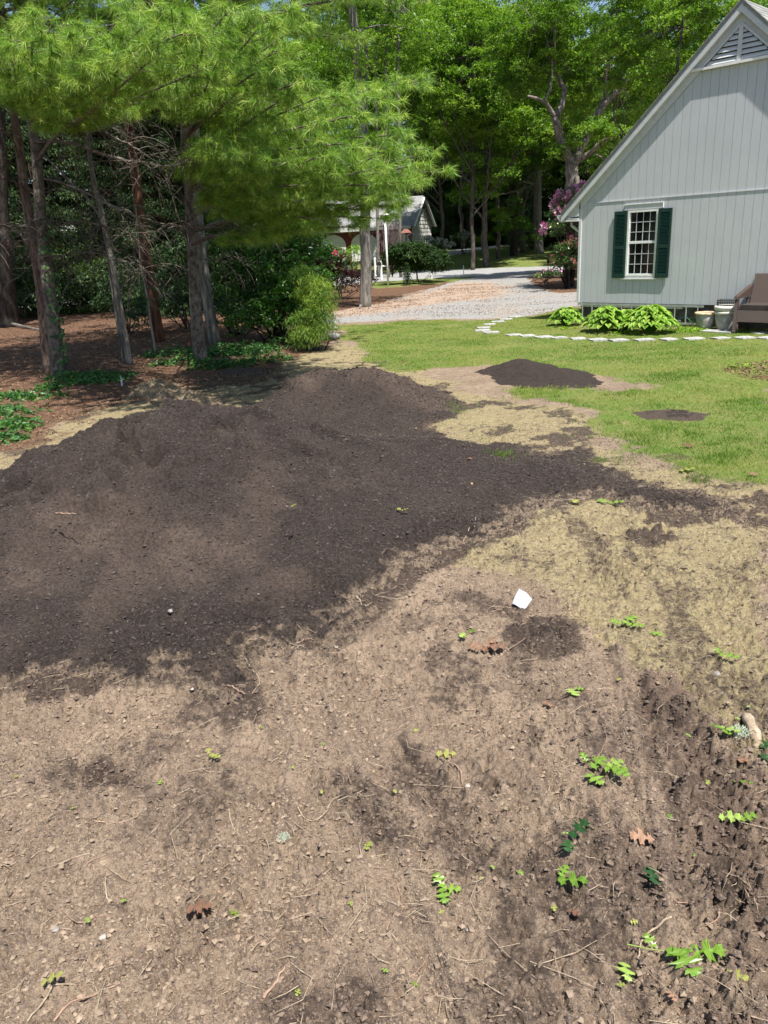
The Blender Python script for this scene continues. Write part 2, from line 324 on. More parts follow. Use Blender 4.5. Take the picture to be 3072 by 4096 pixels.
lit = nd(nt, 'ShaderNodeMath', operation='MULTIPLY'); nt.links.new(rampf(nt, noise(nt, .55, 6, .72), .47, .62), lit.inputs[0]); nt.links.new(rampf(nt, noise(nt, 14, 4, .7), .38, .55), lit.inputs[1])
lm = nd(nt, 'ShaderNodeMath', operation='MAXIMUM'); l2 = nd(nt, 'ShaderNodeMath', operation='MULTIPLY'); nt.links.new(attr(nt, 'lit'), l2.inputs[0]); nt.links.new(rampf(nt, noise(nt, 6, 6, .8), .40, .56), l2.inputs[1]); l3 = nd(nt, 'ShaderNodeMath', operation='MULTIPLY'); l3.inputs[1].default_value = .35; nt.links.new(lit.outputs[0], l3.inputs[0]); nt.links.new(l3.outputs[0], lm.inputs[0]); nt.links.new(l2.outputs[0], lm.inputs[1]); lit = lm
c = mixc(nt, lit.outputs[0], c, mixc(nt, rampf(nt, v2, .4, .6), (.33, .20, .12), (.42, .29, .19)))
nt.links.new(c, b.inputs['Base Color']); b.inputs['Roughness'].default_value = .9; bump(nt, b, vo.outputs['Distance'], .8, .03)
sheet('gravel_drive', GRAVEL, m, .012, .9, .12)
m, nt, b = newmat('asphalt'); v1 = noise(nt, 1.5, 5, .7)
nt.links.new(mixc(nt, rampf(nt, v1, .35, .7), (.24, .24, .24), (.32, .32, .315)), b.inputs['Base Color']); b.inputs['Roughness'].default_value = .85
ROADP = np.array([at(*q)[:2] for q in [(1400,566),(1178,575.5),(934,584),(802,591),(650,599),(400,626),(200,645),(0,655),(-300,668),(-300,686),(0,667),(200,659),(400,645),(650,625),(809,609),(900,603),(1030,597),(1178,587),(1400,580)]])
sheet('road', ROADP, m, .03, .1, .4)
ROAD2 = np.array([at(*q)[:2] for q in [(930,552),(963,545),(1030,534),(1100,522),(1160,512),(1160,519),(1100,529),(1030,541),(970,551),(945,556)]])
sheet('side_road', ROAD2, m, .05, .1, .5)
# ================= compost pile =================
def W3(px, py, z): q = at(px, py, z); return (q[0], q[1], z)
RIDGES = [([W3(-120,1095,.38), W3(-10,1035,.55), W3(130,968,.78), W3(270,905,.95), W3(400,873,1.02), W3(510,886,.92), W3(590,915,.74), W3(680,945,.52)], 2.3, 1.1),
          ([W3(545,880,.30), W3(600,825,.48), W3(690,803,.55), W3(790,800,.55), W3(870,815,.44), W3(950,840,.2)], 1.25, 1.2),
          ([W3(680,945,.48), W3(760,955,.36), W3(850,955,.30), W3(935,950,.24)], 1.5, .7),
          ([W3(250,1190,.10), W3(450,1230,.12), W3(640,1300,.07)], 1.0, .9),
          ([W3(1000,1000,.07), W3(1200,1010,.06), W3(1450,1085,.05)], .6, .35),
          ([W3(150,1350,.05), W3(330,1390,.07), W3(550,1360,.05)], .5, .4)]
def ridge_h(x, y, Rg, wf, wb):
    h = np.full(np.shape(x), 0.0)
    P = np.array(Rg)
    for i in range(len(P)-1):
        a = P[i, :2]; b_ = P[i+1, :2]; e = b_-a; wx = x-a[0]; wy = y-a[1]; t = np.clip((wx*e[0]+wy*e[1])/(e@e), 0, 1)
        dx = wx-e[0]*t; dy = wy-e[1]*t; zr = P[i, 2]*(1-t)+P[i+1, 2]*t
        wd = np.where(dy < 0, wf, wb)
        r = np.sqrt((dx/((wf+wb)/2))**2+(dy/wd)**2)
        k = zr*np.where(r < .12, 1-r*r*2.2, np.exp(-(r/.62)**1.35)*1.09)
        h = np.maximum(h, np.clip(k, 0, None))
    return h
CRW = [W3(200,930,.75)[:2], W3(300,900,.88)[:2], W3(400,890,.95)[:2], W3(480,900,.9)[:2], W3(560,925,.7)[:2], W3(680,965,.4)[:2]]
def pile_h(x, y):
    h = 0
    for Rg, wf, wb in RIDGES: h = h+ridge_h(x, y, Rg, wf, wb)**4
    h = h**.25
    n = (fbm(x*1.1, y*1.1, 4, 1)-.5)*1.0+(fbm(x*6, y*6, 3, 2)-.5)*.45
    sdv = poly_sd(x, y, COMP)+n*.55+(fbm(x*13, y*13, 3, 6)-.5)*.3; sdv = sdv-sstep(6.9, 5.4, y)*1.2*np.maximum(0, fbm(x*1.5+8, y*1.9, 5, 3, .6)-.5)
    lump = fbm(x*2.6+3, y*2.6, 5, 6, .6)
    cl = np.maximum(0, fbm(x*5+2, y*5, 3, 1)-.5)*sstep(.15, .5, h)*.22
    hol = -np.maximum(0, .38-fbm(x*3.6, y*3.6+7, 3, 2))*1.1*sstep(.3, .6, h)-.05*np.maximum(0, .40-fbm(x*9, y*9+7, 3, 2))*4*sstep(.1, .3, h)
    dd = sstep(-.1, .25, sdv)
    z = (h*sstep(-.15, .9, sdv)+.035*sstep(-.1, .2, sdv)-.02)+dd*(.10*(lump-.5)*sstep(.02, .3, h+.05)*sstep(0, .6, sdv)+cl*sstep(.1, .7, sdv)+hol*sstep(.1, .6, sdv))
    z = z-.13*sstep(.28, .0, line_d(x, y, CRW))*np.maximum(0, fbm(x*5.5, y*5.5, 3, 4)-.45)*5*.6
    z = z+.036*(fbm(x*14, y*14, 3, 4, .6)-.5)+.012*(fbm(x*48, y*48, 2, 5, .7)-.5)
    return np.where(sdv < -.12, -.05, z), sdv
ysp = ysn[(ysn > 3.4) & (ysn < 17)]; ysp = np.interp(np.linspace(0, 1, 560), np.linspace(0, 1, len(ysp)), ysp)
usp = np.linspace(-.68, .56, 900)
X, Y, F = fan(ysp, usp); hp, sdv = pile_h(X, Y)
keep = (hp[F] > -.008).any(1); F = F[keep]; used = np.unique(F); rem = np.full(len(X), -1); rem[used] = np.arange(len(used)); F = rem[F]
X, Y, hp, sdv = X[used], Y[used], hp[used], sdv[used]
def compost_mat():
    m, nt, b = newmat('compost'); n1 = noise(nt, 1.3, 5, .6); n2 = noise(nt, 42, 5, .75); n3 = noise(nt, 130, 4, .75)
    c = mixc(nt, rampf(nt, n2, .3, .7), (.022, .017, .015), (.066, .050, .043))
    c = mixc(nt, attr(nt, 'dry'), c, mixc(nt, rampf(nt, n2, .35, .65), (.085, .062, .05), (.155, .115, .09)))
    c = mixc(nt, rampf(nt, n3, .62, .74), c, (.15, .12, .10))
    e_ = nd(nt, 'ShaderNodeMath', operation='MULTIPLY_ADD'); nt.links.new(noise(nt, 11, 6, .75), e_.inputs[0]); e_.inputs[1].default_value = 1.6; nt.links.new(attr(nt, 'edge'), e_.inputs[2])
    c = mixc(nt, rampf(nt, e_.outputs[0], 1.08, 1.5), c, mixc(nt, rampf(nt, n2, .35, .65), (.15, .11, .08), (.30, .23, .165)))
    nt.links.new(c, b.inputs['Base Color']); b.inputs['Roughness'].default_value = .95; b.inputs['Specular IOR Level'].default_value = .2
    a = nd(nt, 'ShaderNodeMath', operation='ADD'); nt.links.new(n2, a.inputs[0]); nt.links.new(n3, a.inputs[1]); bump(nt, b, a.outputs[0], 1.0, .018)
    return m
MAT_COMP = compost_mat()
CREASE_SHADE = flat([(520,905),(620,925),(760,950),(900,960),(960,985),(900,1010),(760,1000),(640,985),(540,950)])
CREST_SHADE = [W3(230,925,.8)[:2], W3(330,893,.9)[:2], W3(430,890,.95)[:2], W3(520,905,.85)[:2], W3(600,935,.6)[:2], W3(700,965,.4)[:2]]
BACKH = flat([(600,830),(700,800),(860,800),(980,850),(960,890),(850,900),(740,890),(640,900)])
DRY = flat([(90,1240),(250,1185),(420,1175),(640,1240),(560,1275),(330,1290),(180,1330),(60,1420),(0,1450),(20,1330)])
dark = sstep(-.2, .3, poly_sd(X, Y, CREASE_SHADE)+(fbm(X*3, Y*3, 3, 1)-.5)*.9)  # shade of the crease and crest pits, put into the compost colour
dry = np.clip(.12*sstep(.45, .62, fbm(X*1.4, Y*1.4, 4, 2))+sstep(-.25, .4, poly_sd(X, Y, DRY)+(fbm(X*3, Y*3, 3, 2)-.5)*1.2)*.32+.6*sstep(-.3, .5, poly_sd(X, Y, BACKH)+(fbm(X*3, Y*3, 3, 2)-.5))+.5*sstep(.18, -.05, sdv+.25*(fbm(X*8, Y*8, 2, 1)-.5))+.35*sstep(.55, .7, fbm(X*2.5, Y*2.5, 4, 7))*sstep(8, 6, Y)-.8*dark-1.0*sstep(.35, .05, line_d(X, Y, CREST_SHADE)+.6*(fbm(X*4, Y*4, 3, 3)-.5)), 0, 1)
Zb = Hg(X, Y)
pile = mesh_np('compost_pile', np.c_[X, Y, Zb*np.where(hp > .1, .3, 1)+hp], F, MAT_COMP, smooth=True, attrs={'dry': dry, 'edge': sstep(.42, -.12, sdv)*sstep(8.5, 6.5, Y)*.95})
tag(pile, 'large dark brown compost heap spread across the bare yard in two humps', 'soil pile')
def small_heap(name, pxs, h, label, cat, mat, res=.02, seed=0, edge=.3, rough=.02, dryv=0):
    P = flat(pxs); x0, y0 = P.min(0)-.15; x1, y1 = P.max(0)+.15; nx = int((x1-x0)/res)+2; ny = int((y1-y0)/res)+2
    gx, gy = np.meshgrid(np.linspace(x0, x1, nx), np.linspace(y0, y1, ny)); gx, gy = gx.ravel(), gy.ravel()
    s = poly_sd(gx, gy, P)+(fbm(gx*4+seed, gy*4, 3, 2)-.5)*.25
    z = h*sstep(-.05, edge, s)+rough*3*(fbm(gx*5, gy*5+seed, 4, 3)-.5)*sstep(-.05, .3, s)+rough*(fbm(gx*26, gy*26, 3, 4)-.5)-.02
    i = (np.arange(ny-1)[:, None]*nx+np.arange(nx-1)[None]).ravel(); F = np.stack([i, i+1, i+nx+1, i+nx], -1); F = F[((z[F] > -.01) & (s[F] > -.1)).any(1)]
    u = np.unique(F); rm = np.full(len(gx), -1); rm[u] = np.arange(len(u))
    cx, cy = gx[u].mean(), gy[u].mean(); zb = float(G(cx, cy))
    o = mesh_np(name, np.c_[gx[u]-cx, gy[u]-cy, Hg(gx[u], gy[u])+z[u]-zb], rm[F], mat, smooth=True, attrs={'dry': np.full(len(u), dryv), 'edge': .75*sstep(.12, -.02, s[u])}); o.location = (cx, cy, zb)
    return tag(o, label, cat)
small_heap('compost_pile', [(1018,803),(1050,790),(1120,783),(1200,786),(1232,800),(1280,800),(1305,816),(1330,834),(1240,844),(1150,844),(1070,834)], .19, 'small low mound of dark compost on the green lawn', 'soil pile', MAT_COMP, edge=.9)
small_heap('compost_patch', [(1100,1350),(1170,1335),(1250,1345),(1255,1395),(1185,1412),(1120,1400),(1090,1375)], .035, 'dark compost dollop on bare soil below the white tag', 'soil pile', MAT_COMP, res=.01)
small_heap('compost_patch', [(160,1660),(215,1628),(265,1650),(255,1695),(180,1700)], .03, 'blackish compost smudge on the pale soil at left', 'soil pile', MAT_COMP, res=.01)
small_heap('compost_patch', [(1370,890),(1450,878),(1530,890),(1520,906),(1390,906)], .02, 'thin dark strip of spilled compost in the right lawn', 'soil pile', MAT_COMP, res=.015, rough=.035)
MAT_STRAW = simple('dry_straw_dirt', (.13, .095, .06), (.30, .23, .145), 30, .95, .9, 45, bdist=.03)
small_heap('debris_mound', [(255,866),(285,836),(330,818),(372,826),(420,842),(470,852),(520,868),(420,884),(320,880)], .30, 'straw-brown mound of raked debris at the forest edge', 'debris mound', MAT_STRAW, edge=1.3, rough=.10, seed=5)
small_heap('compost_patch', [(470,800),(520,795),(570,800),(585,808),(520,812),(475,810)], .10, 'little dark soil hump between tree line and heap', 'soil pile', MAT_COMP, edge=.3, dryv=.6)
# ================= house =================
HO = np.array([5.75, 21.6, 0.0]); HRZ = math.atan2(-.7278, .6858)
HX = np.array([math.cos(HRZ), math.sin(HRZ), 0]); HY = np.array([-math.sin(HRZ), math.cos(HRZ), 0])
def hp_w(s, n, z): return HO+HX*s-HY*n+np.array([0, 0, z])
house = empty('house', HO, HRZ, 'pale grey gabled house with grooved vertical siding and louvred gable vent', 'house')
def siding_mat():
    m, nt, b = newmat('grey_siding'); v = objvec(nt, (1, 1, .22)); v2 = objvec(nt, (1, 1, .5))
    n1 = noise(nt, 9, 6, .7, v, .8); n2 = noise(nt, 55, 5, .75, v2, 1.2); n3 = noise(nt, 1.1, 4, .6, objvec(nt))
    c = mixc(nt, rampf(nt, n3, .3, .7), (.47, .49, .505), (.505, .525, .54)); c = mixc(nt, rampf(nt, n1, .5, .8), c, (.44, .455, .455))
    nt.links.new(c, b.inputs['Base Color']); b.inputs['Roughness'].default_value = .55; b.inputs['Specular IOR Level'].default_value = .35
    a = nd(nt, 'ShaderNodeMath', operation='ADD'); nt.links.new(n1, a.inputs[0]); nt.links.new(n2, a.inputs[1]); bump(nt, b, a.outputs[0], .33, .006)
    return m
M_SID = siding_mat()
M_TRIM = simple('grey_trim_paint', (.50, .515, .52), (.56, .575, .58), 6, .5, .12, 30)
M_WHITE = simple('white_paint', (.70, .70, .67), (.80, .80, .78), 9, .45, .1, 30)
M_GUT = simple('white_gutter_metal', (.55, .56, .54), (.68, .68, .65), 5, .4)
M_GREEN = simple('dark_green_shutter', (.004, .026, .020), (.008, .038, .029), 14, .4, .1, 40)
M_SHIN = simple('roof_shingle', (.10, .10, .10), (.20, .20, .20), 30, .9, .5, 60)
M_FOUND = simple('dark_foundation', (.07, .065, .06), (.16, .14, .125), 5, .9, .5, 20)
m, nt, b = newmat('window_glass'); b.inputs['Base Color'].default_value = (.006, .008, .008, 1); b.inputs['Roughness'].default_value = .06; b.inputs['Specular IOR Level'].default_value = .5
bump(nt, b, noise(nt, 2.5, 2, .5, objvec(nt)), .05, .02); M_GLASS = m
PKS, PKZ, SL = 3.66, 6.84, .915       # ridge at s, z; roof pitch
SB, SEAM, VZ = .53, 3.04, 5.68
def roofz(s): return PKZ-SL*abs(s-PKS)
W1 = 2*PKS+.19
wall = MB()
# gable wall: separate boards, grooves as real gaps with a backing sheet behind
wy = 0.0
edges = [-.19]+[i*.2032 for i in range(0, 37)]; edges[-1] = W1
WX0, WX1, WZ0, WZ1 = 1.19, 2.03, 1.20, 2.80
for a, b_ in zip(edges[:-1], edges[1:]):
    g = .003
    a1, b1 = a+(g if a > -.1 else 0), b_-g
    za, zb = roofz(a1)-.10, roofz(b1)-.10
    for (lo, hi, off) in ((SB, SEAM, 0.0), (SEAM, 99, .012)):
        ta, tb = min(hi, za), min(hi, zb)
        if hi > 50 and max(ta, tb) <= lo: continue
        segs = [(a1, b1)]
        def board(x0, x1, z0, z1a, z1b):
            y0 = wy+off; y1 = wy+off+.016
            if z1a < z0+.001 and z1b < z0+.001: return
            z1a = max(z1a, z0+.001); z1b = max(z1b, z0+.001)
            wall.hexa([(x0, y0, z0), (x1, y0, z0), (x1, y1, z0), (x0, y1, z0), (x0, y0, z1a), (x1, y0, z1b), (x1, y1, z1b), (x0, y1, z1a)])
        if lo == SB and b1 > WX0 and a1 < WX1:
            if a1 < WX0: board(a1, WX0, SB, SEAM, SEAM)
            if b1 > WX1: board(WX1, b1, SB, SEAM, SEAM)
            x0, x1 = max(a1, WX0), min(b1, WX1)
            board(x0, x1, SB, WZ0, WZ0); board(x0, x1, WZ1, SEAM, SEAM)
        else: board(a1, b1, lo, ta, tb)
wall.build('gable_wall', M_SID, house)
bk = MB()   # dark backing, other walls
ap = roofz(PKS)-.14
def backing(x0, x1, z0f, z1f): 
    bk.hexa([(x0, .04, z0f(x0)), (x1, .04, z0f(x1)), (x1, .08, z0f(x1)), (x0, .08, z0f(x0)), (x0, .04, z1f(x0)), (x1, .04, z1f(x1)), (x1, .08, z1f(x1)), (x0, .08, z1f(x0))])
top = lambda s: roofz(s)-.14
backing(-.16, WX0, lambda s: SB, top); backing(WX0, WX1, lambda s: SB, lambda s: WZ0); backing(WX0, WX1, lambda s: WZ1, top); backing(WX1, PKS, lambda s: SB, top); backing(PKS, W1-.03, lambda s: SB, top)
bk.build('wall_backing', M_FOUND, house)
sw = MB(); sw.box(-.19, -.15, .09, 9.5, SB, 3.0); sw.box(W1-.04, W1, .09, 9.5, SB, 3.0); sw.box(-.15, W1-.04, 9.46, 9.5, SB, 3.0); sw.build('side_wall', M_SID, house)
tr = MB(); tr.box(-.215, -.192, -.004, .1, SB, 2.72); tr.box(-.215, -.155, -.026, -.005, SB, 2.92); tr.build('corner_board', M_TRIM, house)
e = MB(); e.box(-.154, -.140, -.020, -.003, SB, 2.95); e.build('corner_bead', M_WHITE, house)
fl = MB(); fl.box(-.14, W1, -.012, .010, SEAM-.008, SEAM+.010); fl.build('seam_flashing', M_TRIM, house)
fd = MB(); fd.box(-.12, W1-.06, .10, 9.4, -.3, SB-.002); fd.build('foundation', M_FOUND, house)
# rake boards + soffit + roof slabs
OV = .14
def sloped(mb, s0, s1, ya, yb, t0, t1):    # strip parallel to the left/right roof slope between depths t0..t1 below roof surface
    mb.hexa([(s0, ya, roofz(s0)-t1), (s1, ya, roofz(s1)-t1), (s1, yb, roofz(s1)-t1), (s0, yb, roofz(s0)-t1), (s0, ya, roofz(s0)-t0), (s1, ya, roofz(s1)-t0), (s1, yb, roofz(s1)-t0), (s0, yb, roofz(s0)-t0)])
LT = -.70
rk = MB()
for s0, s1 in ((LT, PKS), (PKS, 2*PKS-LT)):
    sloped(rk, s0, s1, -OV, -OV+.03, .02, .24)
rk.build('rake_board', M_TRIM, house)
fz = MB()
for s0, s1 in ((-.19, PKS), (PKS, W1)):
    sloped(fz, s0, s1, -.024, -.002, .245, .43)
fz.build('frieze_board', M_TRIM, house)
sf = MB()
for s0, s1 in ((LT, PKS), (PKS, 2*PKS-LT)): sloped(sf, s0, s1, -OV+.031, .02, .225, .243)
sf.build('rake_soffit', M_TRIM, house)
rf = MB()
def shingles(mb, sgn):
    L = (PKS-LT)/math.cos(math.atan(SL)); n = 40
    for i in range(n):
        s0 = PKS+sgn*(PKS-LT)*(1-i/n); s1 = PKS+sgn*(PKS-LT)*(1-(i+1)/n)
        z0, z1 = roofz(s0), roofz(s1)
        x = -OV-.03; j = 0
        while x < 9.7:
            wdt = .30+.0*rng.random(); x2 = x+wdt-.006; lift = .018+.004*rng.random()
            mb.hexa([(s0, x, z0-.01), (s1, x, z1-.01), (s1, x2, z1-.01), (s0, x2, z0-.01), (s0, x, z0+lift), (s1, x, z1+.004), (s1, x2, z1+.004), (s0, x2, z0+lift)] if sgn < 0 else
                    [(s1, x, z1-.01), (s0, x, z0-.01), (s0, x2, z0-.01), (s1, x2, z1-.01), (s1, x, z1+.004), (s0, x, z0+lift), (s0, x2, z0+lift), (s1, x2, z1+.004)], rng.random())
            x += wdt+(.15 if (j == 0 and i % 2) else 0)*0; j += 1
shingles(rf, 1); shingles(rf, -1)
def shmat():
    m, nt, b = newmat('shingle_tabs'); c = mixc(nt, attr(nt, 'tint'), (.17, .18, .17), (.36, .37, .35)); c = mixc(nt, rampf(nt, noise(nt, 60, 4, .7, objvec(nt)), .4, .7), c, (.14, .14, .13))
    nt.links.new(c, b.inputs['Base Color']); b.inputs['Roughness'].default_value = .9; bump(nt, b, noise(nt, 150, 3, .7, objvec(nt)), .5, .005); return m
M_TAB = shmat()
roof = rf.build('roof', M_TAB, house)
dk = MB()
for s0, s1 in ((LT, PKS), (PKS, 2*PKS-LT)): sloped(dk, s0, s1, -OV-.0, 9.65, .012, .10)
dk.build('roof_deck', M_TRIM, roof)
# eave return, gutter, downspout at the left corner
er = MB(); er.hexa([(-.70, -.10, 2.62), (-.20, -.10, 2.62), (-.20, 9.3, 2.62), (-.70, 9.3, 2.62), (-.70, -.10, 2.66), (-.20, -.10, 2.66), (-.20, 9.3, 2.66), (-.70, 9.3, 2.66)])
er.prism([(-.60, 2.70), (-.20, 2.74), (-.20, 3.08)], -.075, -.055); er.box(-.66, -.19, -.085, -.06, 2.655, 2.70); er.build('eave_return', M_TRIM, house)
gt = MB(); prof = [(-.84, 2.78), (-.84, 2.70), (-.80, 2.66), (-.77, 2.62), (-.66, 2.62), (-.66, 2.78), (-.675, 2.78), (-.675, 2.635), (-.765, 2.635), (-.79, 2.67), (-.825, 2.71), (-.825, 2.78)]
gt.prism([(-.86, 2.80), (-.84, 2.73), (-.79, 2.69), (-.76, 2.63), (-.20, 2.615), (-.20, 2.66), (-.70, 2.66), (-.70, 2.80)], -.115, -.101)
for q in range(len(prof)):
    pass
gt.prism([(-.86, 2.80), (-.84, 2.73), (-.79, 2.69), (-.76, 2.63), (-.66, 2.63), (-.66, 2.80), (-.68, 2.80), (-.68, 2.65), (-.75, 2.65), (-.775, 2.70), (-.825, 2.745), (-.845, 2.80)], -.10, 9.4)
gt.build('gutter', M_GUT, house)
dp = MB(); dp.tube([(-.62, .25, 2.62), (-.60, .24, 2.52), (-.30, .2, 2.33), (-.255, .19, 2.25), (-.255, .19, .45)], .038, 8); dp.build('downspout', M_GUT, house, True)
# gable vent
vt = MB(); vs0, vs1 = 2.66, 4.66
vt.box(vs0-.10, vs1+.10, -.075, -.003, VZ-.045, VZ+.01); vt.build('vent_sill', M_WHITE, house)
vf = MB(); vtop = lambda s: roofz(s)-.47
# vent opening is triangle under the frieze
def vbar(mb, s0, s1, z0, z1): mb.box(s0, s1, -.034, -.003, z0, z1)
vb = MB(); vb.box(PKS-.045, PKS+.045, -.055, -.026, VZ+.012, roofz(PKS)-.44); vb.build('vent_post', M_TRIM, house)
vbk = MB(); hw = (roofz(PKS)-.43-VZ)/SL
vbk.prism([(PKS-hw, VZ+.012), (PKS+hw, VZ+.012), (PKS, roofz(PKS)-.44)], -.0075, -.003)
vback = vbk.build('gable_vent', simple('vent_dark', (.02, .02, .02), (.03, .03, .03), 5, .9), house)
for i in range(9):
    z = VZ+.025+i*.104; half = (roofz(PKS)-.46-(z+.05))/SL
    if half < .06: break
    lv = MB()
    for sgn in (-1, 1):
        s0, s1 = (PKS-half, PKS-.047) if sgn < 0 else (PKS+.047, PKS+half)
        if s1-s0 < .03: continue
        sh = .06
        a0 = s0+(.03 if sgn < 0 else 0); a1 = s1-(.03 if sgn > 0 else 0)
        lv.hexa([(s0-.03 if sgn < 0 else s0, -.052, z), (s1 if sgn < 0 else s1+.03, -.052, z), (s1 if sgn < 0 else s1+.03, -.044, z-.004), (s0-.03 if sgn < 0 else s0, -.044, z-.004), (a0, -.012, z+.082), (a1, -.012, z+.082), (a1, -.008, z+.075), (a0, -.008, z+.075)], .5)
    if lv.n: lv.build('louver', M_TRIM, vback)
ed = MB()
for sgn in (-1, 1):
    a = (PKS+sgn*hw, -.05, VZ+.02); t_ = (PKS, -.05, roofz(PKS)-.44); ed.beam(a, t_, .045, .022, (0, 1, 0))
ed.build('vent_edge', M_TRIM, vback)
# window
win = MB(); wf = MB()
x0, x1, z0, z1 = 1.20, 2.02, 1.21, 2.79
wf.box(x0, x0+.05, -.03, .03, z0, z1); wf.box(x1-.05, x1, -.03, .03, z0, z1); wf.box(x0+.05, x1-.05, -.028, .03, z1-.05, z1); wf.box(x0+.05, x1-.05, -.028, .03, z0, z0+.045)
zm = (z0+z1)/2+.02
wf.box(x0+.05, x1-.05, -.012, .03, zm-.022, zm+.024)
window = wf.build('window', M_WHITE, house)
gl = MB(); gl.box(x0+.05, x1-.05, .016, .02, zm+.024, z1-.05); gl.box(x0+.05, x1-.05, .024, .028, z0+.045, zm-.022); gl.build('glass', M_GLASS, window)
gx0, gx1 = x0+.05, x1-.05
for za, zb_, yy in ((zm+.024, z1-.05, .006), (z0+.045, zm-.022, .012)):
    sa = MB(); sa.box(gx0, gx0+.022, yy-.008, yy+.008, za, zb_); sa.box(gx1-.022, gx1, yy-.008, yy+.008, za, zb_); sa.box(gx0+.022, gx1-.022, yy-.008, yy-.007, za, za+.018); sa.build('sash', M_TRIM, window)
mu = MB()
for za, zb_, yy in ((zm+.024, z1-.05, .010), (z0+.045, zm-.022, .017)):
    for i in range(1, 4): c_ = gx0+(gx1-gx0)*i/4; mu.box(c_-.0075, c_+.0075, yy-.004, yy+.005, za, zb_)
    for i in range(1, 3): c_ = za+(zb_-za)*i/3; mu.box(gx0+.022, gx1-.022, yy-.006, yy+.003, c_-.0075, c_+.0075)
mu.build('muntins', M_TRIM, window)
si = MB(); si.box(1.08, 2.08, -.055, -.003, 1.135, 1.158); si.build('window_sill', M_WHITE, window)
ap_ = MB(); ap_.box(1.2, 2.02, -.02, -.003, 1.16, 1.208); ap_.build('apron', M_TRIM, window)
hd = MB(); hd.box(1.10, 2.12, -.022, -.003, 2.80, 2.925); hd.build('window_header', M_TRIM, window)
hb = MB(); hb.box(1.09, 2.13, -.036, -.003, 2.926, 2.938); hb.box(2.122, 2.13, -.03, -.003, 2.81, 2.925); hb.build('header_flashing', M_WHITE, window)
def shutter(xa, xb, za, zb_):
    s = MB(); y0, y1 = -.062, -.026
    s.box(xa, xa+.05, y0, y1, za, zb_); s.box(xb-.05, xb, y0, y1, za, zb_)
    h = zb_-za; mid = za+h*.46
    s.box(xa+.05, xb-.05, y0, y1, za, za+.10); s.box(xa+.05, xb-.05, y0, y1, mid-.04, mid+.04); s.box(xa+.05, xb-.05, y0, y1, zb_-.09, zb_); s.box(xa+.05, xb-.05, y1-.004, y1, za+.1, zb_-.09)
    o = s.build('shutter', M_GREEN, house)
    l = MB()
    for a, b_ in ((za+.10, mid-.04), (mid+.04, zb_-.09)):
        n = int((b_-a)/.032)
        for i in range(n):
            z = a+(b_-a)*(i+.15)/n; l.hexa([(xa+.05, y0+.002, z), (xb-.05, y0+.002, z), (xb-.05, y0+.006, z-.004), (xa+.05, y0+.006, z-.004), (xa+.05, y1-.006, z+.030), (xb-.05, y1-.006, z+.030), (xb-.05, y1-.005, z+.024), (xa+.05, y1-.005, z+.024)])
    l.build('louvers', M_GREEN, o)
shutter(.84, 1.185, 1.17, 2.79); shutter(2.035, 2.38, 1.17, 2.79)
# ================= trees =================
def barkmat(name, c1, c2, c3, sc_=9, st=1.0, vs=(1, 1, .18), bd=.05):
    m, nt, b = newmat(name); v = objvec(nt, vs); n1 = noise(nt, sc_, 6, .7, v, .6); n2 = noise(nt, sc_*5, 4, .7, v); n3 = noise(nt, 1.7, 5, .7, objvec(nt))
    c = mixc(nt, rampf(nt, n1, .38, .6), c1, c2); c = mixc(nt, rampf(nt, n3, .52, .7), c, c3)
    nt.links.new(c, b.inputs['Base Color']); b.inputs['Roughness'].default_value = .9; b.inputs['Specular IOR Level'].default_value = .2
    a = nd(nt, 'ShaderNodeMath', operation='MULTIPLY_ADD'); nt.links.new(n2, a.inputs[0]); a.inputs[1].default_value = .35; nt.links.new(n1, a.inputs[2]); bump(nt, b, a.outputs[0], st, bd); return m
B_PINE = barkmat('pine_bark', (.07, .055, .045), (.20, .17, .145), (.25, .24, .22), 14, .9, (1, 1, .6), .03)
B_PINER = barkmat('pine_bark_reddish', (.07, .045, .035), (.20, .145, .115), (.13, .09, .07), 12, .9, (1, 1, .25), .03)
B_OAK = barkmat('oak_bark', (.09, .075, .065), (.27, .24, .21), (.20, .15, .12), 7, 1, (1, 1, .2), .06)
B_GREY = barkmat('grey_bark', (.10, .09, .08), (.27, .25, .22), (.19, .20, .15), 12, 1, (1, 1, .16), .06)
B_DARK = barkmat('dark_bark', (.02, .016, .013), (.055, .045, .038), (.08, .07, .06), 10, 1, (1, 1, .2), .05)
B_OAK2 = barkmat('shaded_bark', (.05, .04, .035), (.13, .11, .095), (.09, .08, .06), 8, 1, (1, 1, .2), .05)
B_DEAD = barkmat('dead_red_bark', (.05, .022, .014), (.16, .075, .045), (.09, .05, .035), 10, .9, (1, 1, .12), .03)
B_TWIG = simple('dead_twig', (.16, .14, .12), (.36, .33, .28), 30, .9)
def spline(P, n):
    P = np.asarray(P, float); 
    if len(P) < 3: t = np.linspace(0, 1, n)[:, None]; return P[0]*(1-t)+P[-1]*t
    Q = np.concatenate([[2*P[0]-P[1]], P, [2*P[-1]-P[-2]]]); m = len(P)-1; out = []
    for u in np.linspace(0, m-1e-6, n):
        i = int(u); t = u-i; a, b, c, d = Q[i:i+4]
        out.append(.5*((2*b)+(-a+c)*t+(2*a-5*b+4*c-d)*t*t+(-a+3*b-3*c+d)*t**3))
    return np.array(out)
def px3(L): return [atY(*q) for q in L]
def unit(v): return v/(np.linalg.norm(v, axis=-1, keepdims=True)+1e-9)
